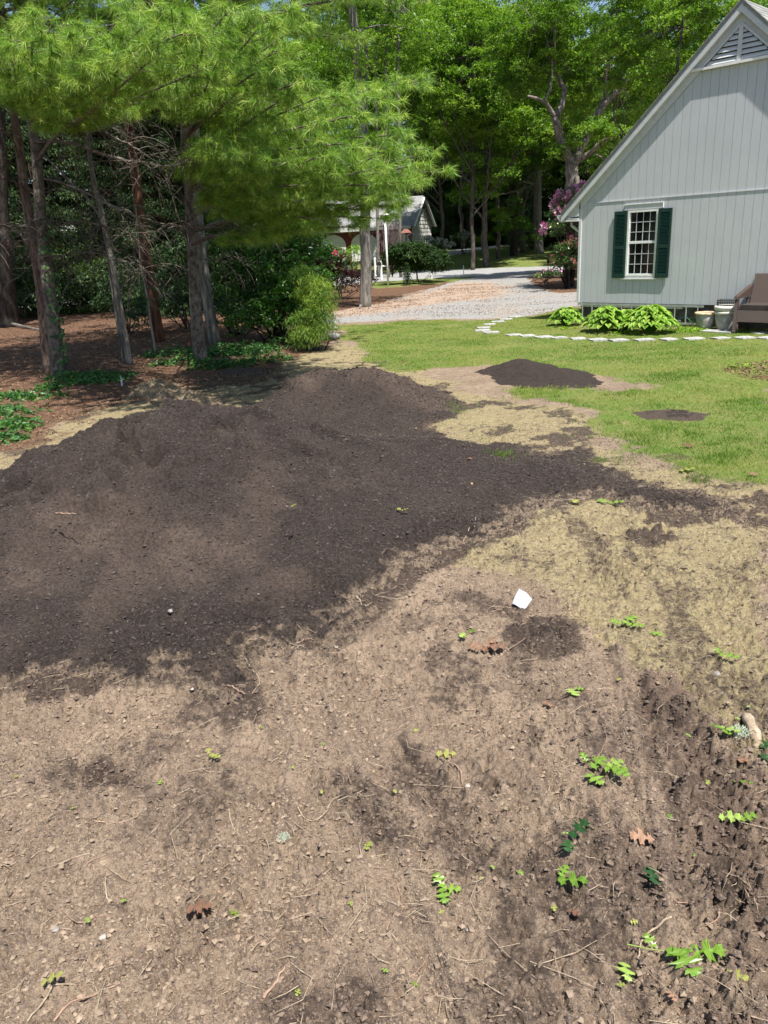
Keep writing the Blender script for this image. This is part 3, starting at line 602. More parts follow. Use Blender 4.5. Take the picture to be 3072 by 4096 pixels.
def leaf_quads(c, d, nrm, L, Wd, fold=.15, tint=.5):
    """c base pts, d directions, nrm normals -> folded rhombic leaves"""
    d = unit(d); s = unit(np.cross(d, nrm)); u = np.cross(s, d); L = np.broadcast_to(L, (len(c),))[:, None]; Wd = np.broadcast_to(Wd, (len(c),))[:, None]
    V = np.stack([c, c+d*L*.5+s*Wd*.5+u*L*fold, c+d*L-u*L*.12, c+d*L*.5-s*Wd*.5+u*L*fold], 1).reshape(-1, 3)
    b = np.arange(len(c))[:, None]*4; F = b+np.array([[0, 1, 2, 3]])
    return V, F, np.repeat(np.broadcast_to(tint, (len(c),)), 4)
def whorls(tips, per, L, Wd, rg, droop=.35, tbase=None, spread=.05):
    n = len(tips); c = np.repeat(tips, per, 0)+rg.normal(size=(n*per, 3))*spread
    d = rg.normal(size=(n*per, 3)); d[:, 2] = d[:, 2]*.45-droop; nrm = rg.normal(size=(n*per, 3))*.45+np.array([0, 0, 1.])
    t = np.clip(np.repeat(tbase if tbase is not None else rg.random(n), per)*.7+rg.random(n*per)*.3, 0, 1)
    sz = L*(.65+.6*rg.random(n*per))
    return leaf_quads(c, d, nrm, sz, sz*Wd, .12, t)
def puffs(centers, rad, ntips, rg, flat_=.5, top=.75):
    """tips on the upper shells of leafy clumps"""
    n = len(centers); u = unit(rg.normal(size=(n, ntips, 3))); u[..., 2] = np.where(rg.random((n, ntips)) < top, np.abs(u[..., 2]), u[..., 2])
    r = rad[:, None, None]*(.55+.5*rg.random((n, ntips, 1))); q = u*r; q[..., 2] *= flat_
    return (centers[:, None]+q).reshape(-1, 3)
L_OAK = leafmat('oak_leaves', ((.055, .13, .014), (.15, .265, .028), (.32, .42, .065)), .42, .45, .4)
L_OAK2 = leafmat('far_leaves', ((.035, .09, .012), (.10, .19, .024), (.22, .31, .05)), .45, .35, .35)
L_DARK = leafmat('shade_toned_evergreen', ((.014, .034, .010), (.03, .065, .018), (.07, .12, .03)), .5, .15, .3)  # dark green, with some canopy shade put into the colour
L_PINE = leafmat('pine_needles', ((.085, .185, .03), (.21, .35, .055), (.46, .54, .13)), .45, .34, .4)
L_SHRUB = leafmat('shrub_leaves', ((.012, .045, .008), (.04, .12, .016), (.11, .23, .03)), .35, .3, .5)
class Tree:
    def __init__(s, name, base, label, cat, group=None):
        s.root = empty(name, base, 0, label, cat, group); s.b = np.array(base, float); s.w = MB()
    def limb(s, pts, r0, r1, n=None, seg=8, wob=.06, raw=False, jit=1):
        P = np.asarray(pts, float)
        Q = P if raw else spline(P, n or max(6, len(P)*4)); t = np.linspace(0, 1, len(Q)); L = np.linalg.norm(np.diff(Q, axis=0), axis=1).sum()
        if not raw: Q = Q+rng.normal(size=Q.shape)*np.sin(t*np.pi)[:, None]*min(.02*L/ max(1, len(Q)**.5), r0*.4)*jit
        s.w.tube(Q-s.b, r0+(r1-r0)*t**.9, seg, wob=wob); return Q
    def done(s, bark, leaves=None, lmat=None, cname='crown', smooth=True):
        s.w.build('trunk', bark, s.root, smooth)
        if leaves is not None:
            V = np.concatenate([q[0] for q in leaves])-s.b; off = 0; F = []; 
            for q in leaves: F.append(q[1]+off); off += len(q[0])
            mesh_np(cname, V, np.concatenate(F), lmat, s.root, False, {'tint': np.concatenate([q[2] for q in leaves])})
        return s.root
def needle_tufts(P, D, rg, n=40, L=.11, wid=.0035, tb=None):
    """P tuft points, D twig directions"""
    k = len(P); c = np.repeat(P, n, 0)+np.repeat(D, n, 0)*rg.uniform(-.05, .02, (k*n, 1)); d = np.repeat(unit(D), n, 0)*rg.uniform(.15, 1.0, (k*n, 1))+rg.normal(size=(k*n, 3))*.55; d[:, 2] -= .2; d = unit(d)
    s = unit(np.cross(d, rg.normal(size=(k*n, 3))))*wid*.5; l = L*rg.uniform(.7, 1.15, (k*n, 1)); tip = c+d*l; tip[:, 2] -= .015
    V = np.stack([c-s, c+s, tip], 1).reshape(-1, 3); F = np.arange(k*n*3).reshape(-1, 3)
    t = np.clip(np.repeat(rg.random(k) if tb is None else tb, n)*.6+rg.random(k*n)*.4, 0, 1); return V, F, np.repeat(t, 3)
def pine_limb(mb, tips, path, rg, r0=.03, tw_len=.8, bare=.35, dens=1.0):
    """a limb with side twigs; collects tuft positions into tips=(P,D)"""
    Q = spline(path, 22); t = np.linspace(0, 1, len(Q)); mb.tube(Q, r0*(1-t*.8)+.003, 5)
    seglen = np.linalg.norm(np.diff(Q, axis=0), axis=1).sum(); nt_ = int(seglen*(1-bare)/.16*dens)
    for j in range(nt_):
        u = bare+(1-bare)*(j+rg.random())/nt_; i = min(int(u*(len(Q)-1)), len(Q)-2); f = u*(len(Q)-1)-i; p = Q[i]*(1-f)+Q[i+1]*f; T = unit(Q[i+1]-Q[i])
        side = unit(np.cross(T, [0, 0, 1]))*(1 if j % 2 else -1); d = unit(T*rg.uniform(.5, 1)+side*rg.uniform(.5, 1.0)+np.array([0, 0, rg.uniform(-.08, .14)]))
        L = tw_len*(1.15-.7*(u-bare)/(1-bare))*rg.uniform(.6, 1.1); e = p+d*L+np.array([0, 0, rg.uniform(-.05, .12)*L]); mid = (p+e)/2+np.array([0, 0, -.04*L])
        q = spline([p, mid, e], 7); mb.tube(q, np.linspace(.008, .0025, 7), 3, cap=False)
        for k in range(int(5*dens)+2):
            v = rg.uniform(.3, 1); a = q[min(6, int(v*6))]; sd = unit(d+rg.normal(size=3)*np.array([.6, .6, .18])+np.array([0, 0, .08])); l2 = .22*rg.uniform(.5, 1.2); b2 = a+sd*l2
            mb.tube([a, b2], [.003, .0015], 3, cap=False)
            for w_ in (.55, 1.0): tips[0].append(a+sd*l2*w_); tips[1].append(sd)
        tips[0].append(e); tips[1].append(d)
    tips[0].append(Q[-1]); tips[1].append(unit(Q[-1]-Q[-3]))
def pine_finish(tr, bark, wood, tips, rg, n=26, L=.15, wid=.0075, mat=None):
    tr.w.build('trunk', bark, tr.root, True)
    P = np.array(tips[0]); D = np.array(tips[1]); V, F, t = needle_tufts(P, D, rg, n, L, wid)
    nb = sum(len(v) for v in wood.v); Vw = np.concatenate(wood.v); F4 = np.concatenate(wood.f4)
    fs = [F4]; mi = [np.zeros(len(F4), int)]
    if wood.f3: f3 = np.concatenate(wood.f3); fs.append(np.concatenate([f3, F+nb])); mi += [np.zeros(len(f3), int), np.ones(len(F), int)]
    else: fs.append(F+nb); mi.append(np.ones(len(F), int))
    mesh_np('crown', np.concatenate([Vw, V])-tr.b, fs, None, tr.root, False, {'tint': np.concatenate([np.zeros(nb), t])}, [B_PINE, mat or L_PINE], np.concatenate(mi))
    return tr.root
def dead_twigs(tr, mb, path, rg, n=10, L=.9):
    Q = np.asarray(path); 
    for j in range(n):
        i = rg.integers(1, len(Q)-1); p = Q[i]; d = unit(rg.normal(size=3)*np.array([1, 1, .3])+np.array([0, 0, -.1])); l = L*rg.uniform(.4, 1.2)
        q = spline([p, p+d*l*.5+np.array([0, 0, .03]), p+d*l+np.array([0, 0, -.25*l])], 6)+0; mb.tube(q-tr.b, np.linspace(.009, .003, 6), 3, cap=False)
        for k in range(5):
            a = q[rg.integers(2, 6)]; d2 = unit(d+rg.normal(size=3)*.7+np.array([0, 0, -.4])); mb.tube(np.array([a, a+d2*l*.3, a+d2*l*.45+np.array([0, 0, -.1*l])])-tr.b, [.0055, .004, .002], 3, cap=False)
# ---- near pines on the left ----
rg = np.random.default_rng(21)
Y1 = 16.9
tl = Tree('pine_tree', at(128, 812), 'smooth grey-barked pine with ivy on its foot, front of the left pair', 'pine tree')
tb = at(128, 812); yb = tb[1]
pts = [tb+np.array([0, 0, -.2])]+px3([(120, 740, yb), (108, 640, yb), (95, 540, yb), (86, 440, yb), (78, 330, yb), (66, 240, yb), (52, 100, yb), (42, 0, yb)])
top = pts[-1]+(pts[-1]-pts[-3])*.9; pts += [top, top+np.array([-.3, .2, 3.2])]
QA = tl.limb(pts, .155, .05, 34, 14, .02, jit=.12)
tipsA = ([], []); wA = MB()
def lp(L): return px3(L)
dead = [([(70, 304, yb), (150, 308, 16.0), (210, 328, 15.2), (290, 352, 14.4), (360, 357, 13.6), (420, 346, 13.0), (480, 330, 12.6)], .040),
        ([(84, 252, yb), (150, 252, 16.2), (240, 254, 15.4), (300, 244, 14.6)], .030), ([(170, 256, 16.1), (255, 300, 15.2), (330, 338, 14.4), (430, 350, 13.6)], .022),
        ([(92, 385, yb), (150, 400, 16.2), (220, 433, 15.5), (300, 468, 14.8), (400, 490, 14.2), (490, 490, 13.8)], .028), ([(90, 470, yb), (40, 490, 16.2), (-20, 480, 15.4)], .018),
        ([(98, 560, yb), (180, 545, 16.4), (260, 560, 15.9), (330, 590, 15.5)], .014), ([(94, 500, yb), (160, 480, 16.6), (230, 490, 16.2), (290, 520, 16)], .014)]
for L, r0 in dead:
    q = tl.limb(lp(L), r0, .006, 20, 6, .05); dead_twigs(tl, tl.w, q, rg, 30, .9)
root2 = tl
# needle-bearing limbs: tips (px, py, Y) for each tree
def needle_limbs(tr, wood, tips, trunkQ, specs, r0=.035, tw=.75, bare=.3, dens=1.0):
    for ii, (px, py, Y) in enumerate(specs):
        if ii % 4 == 3: continue
        e = atY(px, py, Y); zs = e[2]+rg.uniform(-.3, .5); i = int(np.argmin(np.abs(trunkQ[:, 2]-zs))); s = trunkQ[i]
        mid = s*.45+e*.55+np.array([0, 0, rg.uniform(-.1, .25)]); pine_limb(wood, tips, [s, s*.72+e*.28+np.array([0, 0, .12]), mid, e], rg, r0, tw, bare, dens)
NA = [(20, 120, 12.0), (70, 90, 11.0), (110, 160, 11.5), (150, 110, 10.2), (200, 80, 10.6), (230, 150, 10.8), (280, 120, 10.0), (300, 180, 12.2), (60, 165, 13), (20, 70, 11.2),
      (350, 110, 9.8), (380, 160, 10.6), (120, 40, 10.4), (400, 70, 9.6), (330, 40, 10), (-60, 100, 11), (440, 150, 10.2), (250, 50, 11.5), (440, 205, 12.2)]
needle_limbs(tl, wA, tipsA, QA, NA, dens=.8)
for k in range(60):   # the unseen crown above the frame, thickened to shade the forest edge
    i = rg.integers(len(QA)-12, len(QA)-1); s = QA[i]; a = rg.uniform(0, 6.28); L = rg.uniform(2.0, 5.2); e = s+np.array([math.cos(a)*L, math.sin(a)*L, rg.uniform(-.2, .8)])
    pine_limb(wA, tipsA, [s, (s+e)/2+np.array([0, 0, .2]), e], rg, .03, .9, .25, .7)
pine_finish(tl, B_PINE, wA, tipsA, rg)
t2 = Tree('pine_tree', at(103, 806), 'reddish rough-barked pine, rear of the left pair, touching its neighbour', 'pine tree')
yb = at(103, 806)[1]; pts = [at(103, 806)+np.array([0, 0, -.2])]+px3([(100, 740, yb), (88, 620, yb), (72, 520, yb), (55, 420, yb), (42, 320, yb), (28, 230, yb), (8, 60, yb), (-10, -80, yb)])
QB = t2.limb(pts, .14, .06, 30, 14, .03, jit=.12)
for L, r0 in [([(50, 400, yb), (-10, 380, 16)], .02), ([(42, 345, yb), (20, 290, 16.5), (-40, 270, 16)], .02), ([(75, 530, yb), (20, 520, 17), (-30, 540, 17)], .015)]:
    q = t2.limb(lp(L), r0, .006, 12, 6); dead_twigs(t2, t2.w, q, rg, 12, .7)
tipsB = ([], []); wB = MB()
for k in range(46):  # unseen upper limbs, multiplied to shade the forest floor
    i = rg.integers(len(QB)-10, len(QB)-1); s = QB[i]+np.array([0, 0, rg.uniform(0, 1)]); a = rg.uniform(0, 6.28); L = rg.uniform(1.5, 5.0); e = s+np.array([math.cos(a)*L, math.sin(a)*L, rg.uniform(-.3, .6)])
    pine_limb(wB, tipsB, [s, (s+e)/2+np.array([0, 0, .2]), e], rg, .03, .9, .25, .7)
pine_finish(t2, B_PINER, wB, tipsB, rg)
tc = Tree('pine_tree', at(437, 782), 'grey lichen-spotted pine in the middle of the shaded edge, low branch to the right', 'pine tree')
yb = at(437, 782)[1]; pts = [at(437, 782)+np.array([0, 0, -.2])]+px3([(430, 740, yb), (424, 680, yb), (420, 600, yb), (415, 500, yb), (408, 400, yb), (400, 300, yb), (398, 200, yb), (396, 60, yb)])
pts += [pts[-1]+np.array([0, 0, 2.2]), pts[-1]+np.array([-.1, .1, 6.0])]
QC = tc.limb(pts, .165, .05, 36, 14, .02, jit=.12)
for L, r0 in [([(412, 404, yb), (455, 416, 16.6), (520, 416, 15.8), (570, 408, 15.2)], .026), ([(420, 488, yb), (350, 488, 16.8)], .012), ([(400, 205, yb), (480, 217, 15.5), (560, 222, 14.5), (640, 222, 13.6)], .03),
              ([(415, 450, yb), (480, 470, 17), (560, 500, 16.6)], .012), ([(425, 560, yb), (470, 560, 17.5), (500, 545, 17.2)], .01)]:
    q = tc.limb(lp(L), r0, .006, 14, 6); dead_twigs(tc, tc.w, q, rg, 9, .7)
tipsC = ([], []); wC = MB()
NC = [(480, 310, 11.4), (510, 350, 11.8), (520, 290, 11.2), (560, 250, 11), (540, 330, 10.8), (580, 370, 11.4), (510, 390, 12.4), (590, 300, 10.6), (620, 350, 10.8), (600, 420, 12.2), (560, 440, 13), (660, 290, 10.6),
      (680, 340, 10.8), (650, 400, 11.4), (700, 420, 11.8), (720, 250, 10.8), (740, 310, 10.8), (740, 370, 11), (760, 420, 11.2), (790, 280, 11.4), (810, 340, 11), (800, 400, 11), (850, 250, 11.8), (860, 310, 11.6), (880, 360, 11.4), (850, 395, 11.2), (900, 400, 12),
      (640, 460, 12.4), (700, 475, 12), (620, 500, 13), (740, 490, 12), (560, 505, 13.5), (800, 470, 11.8), (870, 445, 12), (660, 430, 11.5), (830, 250, 11.6), (880, 290, 11.8), (920, 320, 12.2), (890, 380, 12), (840, 355, 11), (800, 320, 11), (860, 420, 11.6), (780, 370, 10.8), (900, 230, 12.2), (820, 215, 11.6), (940, 370, 12.6), (760, 250, 11), (780, 455, 11.8), (840, 430, 11.8), (600, 465, 13.2), (910, 335, 12.6), (890, 240, 12.8), (930, 170, 13.2), (860, 180, 12.4), (800, 190, 11.8), (740, 190, 11.2), (690, 210, 10.8), (640, 180, 10.4), (600, 220, 10.8),
      (460, 230, 11.4), (510, 200, 11), (560, 150, 10.4), (470, 130, 10.2), (520, 80, 10), (450, 60, 10), (560, 60, 10.2), (600, 110, 10.6), (420, 20, 10), (500, 15, 10), (590, 20, 10.4), (640, 60, 11.2), (660, 20, 11.8), (620, 140, 11), (370, 20, 9.8), (300, 20, 10.6)]
needle_limbs(tc, wC, tipsC, QC, NC, tw=.62, bare=.5, dens=.72)
for k in range(56):  # unseen upper crown, made dense and wide for shade below
    i = rg.integers(len(QC)-9, len(QC)-1); s = QC[i]; a = rg.uniform(0, 6.28); L = rg.uniform(2.0, 5.2); e = s+np.array([math.cos(a)*L, math.sin(a)*L, rg.uniform(-.2, .8)])
    pine_limb(wC, tipsC, [s, (s+e)/2+np.array([0, 0, .2]), e], rg, .03, .9, .25, .7)
pine_finish(tc, B_PINE, wC, tipsC, rg)
# ---- other trunks of the shaded edge ----
def plain_tree(name, base_px, path, r0, r1, bark, label, cat='tree', top=4.0, crown=None, seg=10, extra=(), n=24):
    b = at(*base_px); t = Tree(name, b, label, cat); yb = b[1]
    pts = [b+np.array([0, 0, -.15])]+px3([(q[0], q[1], yb) for q in path])
    if top: pts.append(pts[-1]+unit(pts[-1]-pts[-2])*top)
    Q = t.limb(pts, r0, r1, n, seg, .025, jit=.15)
    for e in extra: t.limb(lp([(q[0], q[1], yb if len(q) < 3 else q[2]) for q in e[0]]), e[1], e[2], 12, 6)
    return t, Q
def crown_of(t, centers, rads, rg, ntips=40, per=6, L=.13, Wd=.5, spread=.05, flat_=.5, limbs=True, anchor=None, lr=.04):
    tips = puffs(np.asarray(centers), np.asarray(rads), ntips, rg, flat_)
    tb = np.repeat(rg.random(len(centers)), ntips)*.5+.5*rg.random(len(tips))
    if limbs and anchor is not None:
        for c in centers:
            i = int(np.argmin(np.linalg.norm(anchor-np.array([0, 0, 1.2])-c, axis=1))); a = anchor[i]
            t.w.tube(spline([a, a*.6+c*.4+np.array([0, 0, .25]), c], 8)-t.b, np.linspace(lr, .008, 8), 5, cap=False)
    return whorls(tips, per, L, Wd, rg, .3, tb, spread)
def ellip(c, r, n, rg, hollow=.35):
    u = unit(rg.normal(size=(n, 3)))*(hollow+(1-hollow)*rg.random((n, 1))**.45); return np.asarray(c)+u*np.asarray(r)
Bs = at(280, 788)[1]
t, Q = plain_tree('young_tree', (281, 788), [(268, 720), (258, 660), (248, 600), (232, 520), (215, 440), (198, 370), (190, 300), (182, 200)], .085, .035, B_GREY, 'slender grey leaning tree right of the left pine pair', top=3)
lv = [crown_of(t, ellip(Q[-1]+np.array([0, 0, .5]), (1.3, 1.3, 1.2), 12, rg), np.full(12, .6), rg, 24, 6, .11, anchor=Q)]; t.done(B_GREY, lv, L_SHRUB)
t, Q = plain_tree('young_tree', (270, 786), [(255, 700), (243, 620), (232, 540), (222, 480), (190, 430), (160, 400)], .05, .02, B_GREY, 'thinner stem close beside the slender grey leaning tree', top=1); t.done(B_GREY)
t, Q = plain_tree('dead_tree', (345, 738), [(335, 690), (325, 620), (315, 560), (305, 480), (295, 400), (285, 320), (272, 220)], .19, .09, B_DEAD, 'reddish brown decaying trunk behind the middle pine gap', top=2, seg=12)
dead_twigs(t, t.w, Q[6:], rg, 26, 1.3); t.done(B_DEAD)
t, Q = plain_tree('tree', (466, 742), [(455, 690), (447, 640), (438, 560), (430, 480), (425, 380), (420, 250)], .17, .10, B_GREY, 'grey trunk standing just behind the middle pine', top=4)
lv = [crown_of(t, ellip(Q[-1]+np.array([-1, -2, .8]), (5, 5, 1.6), 95, rg), np.full(95, .9), rg, 34, 6, .15, anchor=Q)]; t.done(B_GREY, lv, L_SHRUB)  # wide unseen crown, added overhead to shade the forest floor
t, Q = plain_tree('sapling', (337, 764), [(326, 700), (318, 640), (305, 580), (298, 500)], .03, .012, B_TWIG, 'thin hemlock sapling with sparse yellowish sprays', top=.6, seg=6)
hp_, hd_ = [], []
for k in range(34):
    i = rg.integers(8, len(Q)); a = rg.uniform(0, 6.28); d = np.array([math.cos(a), math.sin(a), -.35]); L = rg.uniform(.3, .7); t.w.tube(np.array([Q[i], Q[i]+d*L*.5+np.array([0, 0, .03]), Q[i]+d*L])-t.b, [.005, .003, .002], 3, cap=False)
    for v in np.linspace(.2, 1, 7): hp_.append(Q[i]+d*L*v); hd_.append(d)
V, F, tt = needle_tufts(np.array(hp_), np.array(hd_), rg, 16, .05, .006); t.w.build('trunk', B_TWIG, t.root, True); mesh_np('crown', V-t.b, F, L_SHRUB, t.root, False, {'tint': tt})
t, Q = plain_tree('tree', (22, 706), [(15, 640), (8, 540), (0, 450), (-5, 300), (-10, 100)], .36, .25, B_DARK, 'thick dark trunk at the left edge of the picture', top=5, seg=14)
lv = [crown_of(t, ellip(Q[-1]+np.array([3, -2, 0.]), (6, 5.5, 2), 110, rg), np.full(110, 1.0), rg, 40, 6, .16, anchor=Q)]; t.done(B_DARK, lv, L_OAK2)  # unseen crown, shifted nearer so it shades the forest floor
# middle tree on the lawn edge beyond the heaps
t, Q = plain_tree('tree', (789, 664), [(790, 620), (791, 560), (789, 500), (789, 450), (787, 380), (780, 300), (778, 220), (770, 120)], .235, .13, B_GREY, 'lone grey furrowed trunk standing at the edge of the gravel drive', top=4, seg=16)
t.w.tube(np.array([at(775, 668), at(789, 660)+np.array([0, 0, .25])])-t.b, [.05, .1], 6)
ce = ellip(atY(790, 150, 30)+np.array([0, 0, 2.5]), (3.2, 3.0, 3.2), 42, rg); lv = [crown_of(t, ce, np.full(len(ce), .85), rg, 46, 6, .13, anchor=Q)]; t.done(B_GREY, lv, L_OAK)
# ---- oak with the bare forked limbs ----
YO = 43.0
t = Tree('oak_tree', (at(1236, 560)[0]*0+atY(1238, 560, YO)[0], YO, 0), 'big oak with pale forked limbs rising behind the house gable', 'oak tree')
def Lm(L, r0, r1, n=16): return t.limb(px3([(a, b, YO+dy) for (a, b, dy) in L]), r0, r1, n, 8, .08)
TR = Lm([(1240, 600, 0), (1237, 480, 0), (1235, 392, 0), (1235, 350, 0)], .40, .33)
A = []
A.append(Lm([(1235, 357, 0), (1226, 335, 0), (1209, 298, 0), (1198.5, 251, -.3)], .27, .17)); A.append(Lm([(1198, 252, -.3), (1186, 232, -.5), (1171, 217, -.8), (1141, 208, -1.5)], .13, .07))
A.append(Lm([(1201, 250, -.3), (1215, 222, 0), (1218, 196, 0), (1203, 157, .3), (1198, 127, .3), (1198, 64, 0), (1192, -20, 0)], .16, .05, 24)); A.append(Lm([(1177, 218, -.8), (1190, 187, -.6), (1192, 136, -.5), (1180, 80, -.5)], .07, .03))
A.append(Lm([(1199, 70, 0), (1180, 55, -.4), (1156, 50, -.8)], .05, .03)); A.append(Lm([(1238, 357, 0), (1243, 345, 0), (1269, 289, .3), (1294, 243, .5), (1311, 217, .5), (1337, 191, .6), (1366, 140, .8), (1405, 76, 1), (1422, 30, 1.2), (1430, -40, 1.4)], .25, .10, 30))
A.append(Lm([(1310, 218, .5), (1307, 196, .3), (1314, 140, 0), (1337, 115, 0), (1343, 21, 0), (1350, -60, 0)], .12, .04, 24)); A.append(Lm([(1313, 142, 0), (1305, 131, -.2), (1286, 115, -.5)], .07, .03))
A.append(Lm([(1421, 32, 1.2), (1447, 21, 1.6), (1490, 0, 2)], .07, .03)); A.append(Lm([(1242, 350, 0), (1277, 328, -.5), (1307, 302, -1), (1362, 281, -1.5), (1400, 255, -2)], .14, .06)); A.append(Lm([(1281, 329, -.5), (1295, 338, -.8), (1311, 346, -1)], .06, .03))
AA = np.concatenate(A)
cs = []
for (a, b, dy, sx, sy, n) in [(1160, 120, 1.5, 60, 90, 26), (1260, 60, 2, 90, 60, 26), (1330, 290, 3, 80, 60, 10), (1390, 200, 3, 70, 70, 16), (1450, 110, 2.5, 80, 70, 24), (1520, 60, 2, 70, 40, 16), (1120, 180, 2, 60, 70, 14), (1250, 180, 3.5, 60, 70, 16),
                              (1290, 275, -1.2, 22, 12, 4), (1320, 290, -1.6, 18, 14, 4), (1225, 325, -1, 16, 10, 3), (1270, 50, -1.2, 60, 35, 5), (1190, 130, -1, 20, 40, 3), (1290, 105, -1.2, 30, 12, 3), (1350, 130, 1, 30, 60, 8), (1200, 20, -1, 50, 30, 6), (1400, 20, 0, 60, 40, 8)]:
    for k in range(n): cs.append(atY(a+rg.normal()*sx*.6, b+rg.normal()*sy*.6, YO+dy+rg.normal()*.9))
for k in range(60): cs.append(ellip(atY(1280, -60, YO+.5), (7, 4, 3.5), 1, rg)[0])
cs = np.array(cs); lv = [crown_of(t, cs, .55+.45*rg.random(len(cs)), rg, 52, 7, .15, anchor=AA, lr=.035)]; t.done(B_OAK, lv, L_OAK)
# ---- generic crowns, shared meshes ----
def make_bg(name, h, rw, ntr, seed, lmat, bark, label, cat, n=110, ntips=60, L=.19, hb=.28, rp=1.0, group=None, per=6):
    rg2 = np.random.default_rng(seed); t = Tree(name, (0, 0, 0), label, cat, group)
    Q = t.limb([(0, 0, -.3), (.1, 0, h*.2), (-.1, .1, h*.45), (.1, -.1, h*.8)], ntr, ntr*.4, 18, 9)
    cs = ellip((0, 0, h*(hb+1)/2), (rw, rw, h*(1-hb)/2), n, rg2, .45); cs[:, 2] = np.clip(cs[:, 2], h*hb*.8, None)
    anc = [Q[6:]]
    for k in range(6):
        a = k*1.05+rg2.random(); s = Q[6+k]; e = s+np.array([math.cos(a)*rw*.7, math.sin(a)*rw*.7, h*.22]); anc.append(t.limb([s, (s+e)/2+np.array([0, 0, -.2]), e], ntr*.4, .04, 12, 6))
    anc = np.concatenate(anc); lv = [crown_of(t, cs, rp*(.7+.5*rg2.random(n)), rg2, ntips, per, L, .5, .06, .5, True, anc, .03)]; t.done(B_OAK2, lv, lmat); return t.root
def copy_tree(root, loc, rz, scl, label=None, group=None, name=None):
    r = root.copy(); C.objects.link(r); r.location = loc; r.rotation_euler = (0, 0, rz); r.scale = scl
    if label: r['label'] = label
    if group: r['group'] = group
    for ch in list(root.children): c = ch.copy(); C.objects.link(c); c.parent = r
    return r
GB = 'leafy trees closing the view beyond the road'
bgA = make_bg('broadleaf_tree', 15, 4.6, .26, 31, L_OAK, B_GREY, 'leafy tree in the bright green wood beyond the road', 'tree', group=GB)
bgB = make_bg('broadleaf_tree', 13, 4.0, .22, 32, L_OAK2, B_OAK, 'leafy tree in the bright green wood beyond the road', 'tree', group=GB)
def make_conifer(seed, label, group, h=17):
    rg2 = np.random.default_rng(seed); t = Tree('conifer_tree', (0, 0, 0), label, 'conifer', group); t.limb([(0, 0, -.3), (0, 0, h*.5), (.1, 0, h*.97)], .25, .04, 12, 8)
    c, d, nn = [], [], []
    for k in range(150):
        z = h*(.04+.94*rg2.random()**.9); a = rg2.uniform(0, 6.28); R0 = (h-z)*.26+.5; dd = np.array([math.cos(a), math.sin(a), -.18]); t.w.tube(np.array([[0, 0, z], [*(dd[:2]*R0*.5), z-.02*R0], [*(dd[:2]*R0), z-.25*R0]]), [.04, .025, .01], 4, cap=False)
        m_ = int(R0*150); v = rg2.uniform(.15, 1, m_)[:, None]; p = np.array([0, 0, z])+dd*R0*v+rg2.normal(size=(m_, 3))*np.array([.28, .28, .10])*(.5+R0*.25); c.append(p); e = rg2.normal(size=(m_, 3)); e[:, 2] = e[:, 2]*.3-.5; d.append(e+dd*.5)
    c = np.concatenate(c); d = np.concatenate(d); q = leaf_quads(c, d, rg2.normal(size=c.shape)*.4+np.array([0, 0, 1.]), .24*rg2.uniform(.6, 1.2, len(c)), .07, .03, rg2.random(len(c))); t.done(B_DARK, [q], L_DARK); return t.root
GC = 'dark evergreens filling the back of the wood'
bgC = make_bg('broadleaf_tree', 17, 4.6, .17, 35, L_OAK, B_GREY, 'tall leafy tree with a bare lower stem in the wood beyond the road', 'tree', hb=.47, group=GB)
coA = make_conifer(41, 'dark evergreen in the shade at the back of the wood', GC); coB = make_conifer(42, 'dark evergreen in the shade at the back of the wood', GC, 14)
spots = [(bgC, 640, 60, 1), (bgC, 955, 64, 1.05), (bgC, 668, 70, 1.1), (bgC, 1020, 58, 1.0), (bgC, 1075, 66, 1.15), (bgC, 905, 90, 1.5), (bgC, 1000, 84, 1.5), (bgC, 780, 92, 1.5), (bgC, 1110, 80, 1.4), (bgA, 1050, 60, 1.05), (bgB, 1130, 70, 1.25), (bgA, 1300, 62, 1.05), (bgB, 1400, 55, 1.1), (bgA, 1490, 60, 1.1), (bgB, 1560, 50, 1.05), (bgA, 1640, 56, 1.1),
         (bgB, 600, 60, 1.1), (bgA, 480, 64, 1.1), (bgB, 340, 58, 1.05), (bgA, 180, 60, 1.1), (bgB, 40, 52, 1.0), (bgA, -80, 60, 1), (bgA, 870, 92, 1.5), (bgB, 1010, 96, 1.6), (bgA, 1180, 92, 1.5), (bgB, 1330, 90, 1.5), (bgA, 740, 100, 1.5), (bgA, 1500, 88, 1.4), (bgB, 560, 96, 1.5), (bgA, 1230, 75, 1.1), (bgC, 1440, 33, .72)]
first = {}
for i, (src, px, Y, s) in enumerate(spots):
    p = atY(px, 500, Y); loc = (p[0], Y, float(G(p[0], Y)))
    if id(src) not in first: first[id(src)] = 1; src.location = loc; src.scale = (s, s, s); src.rotation_euler = (0, 0, i)
    else: copy_tree(src, loc, i*1.7, (s*.95, s, s*(.95+.1*math.sin(i*3))))
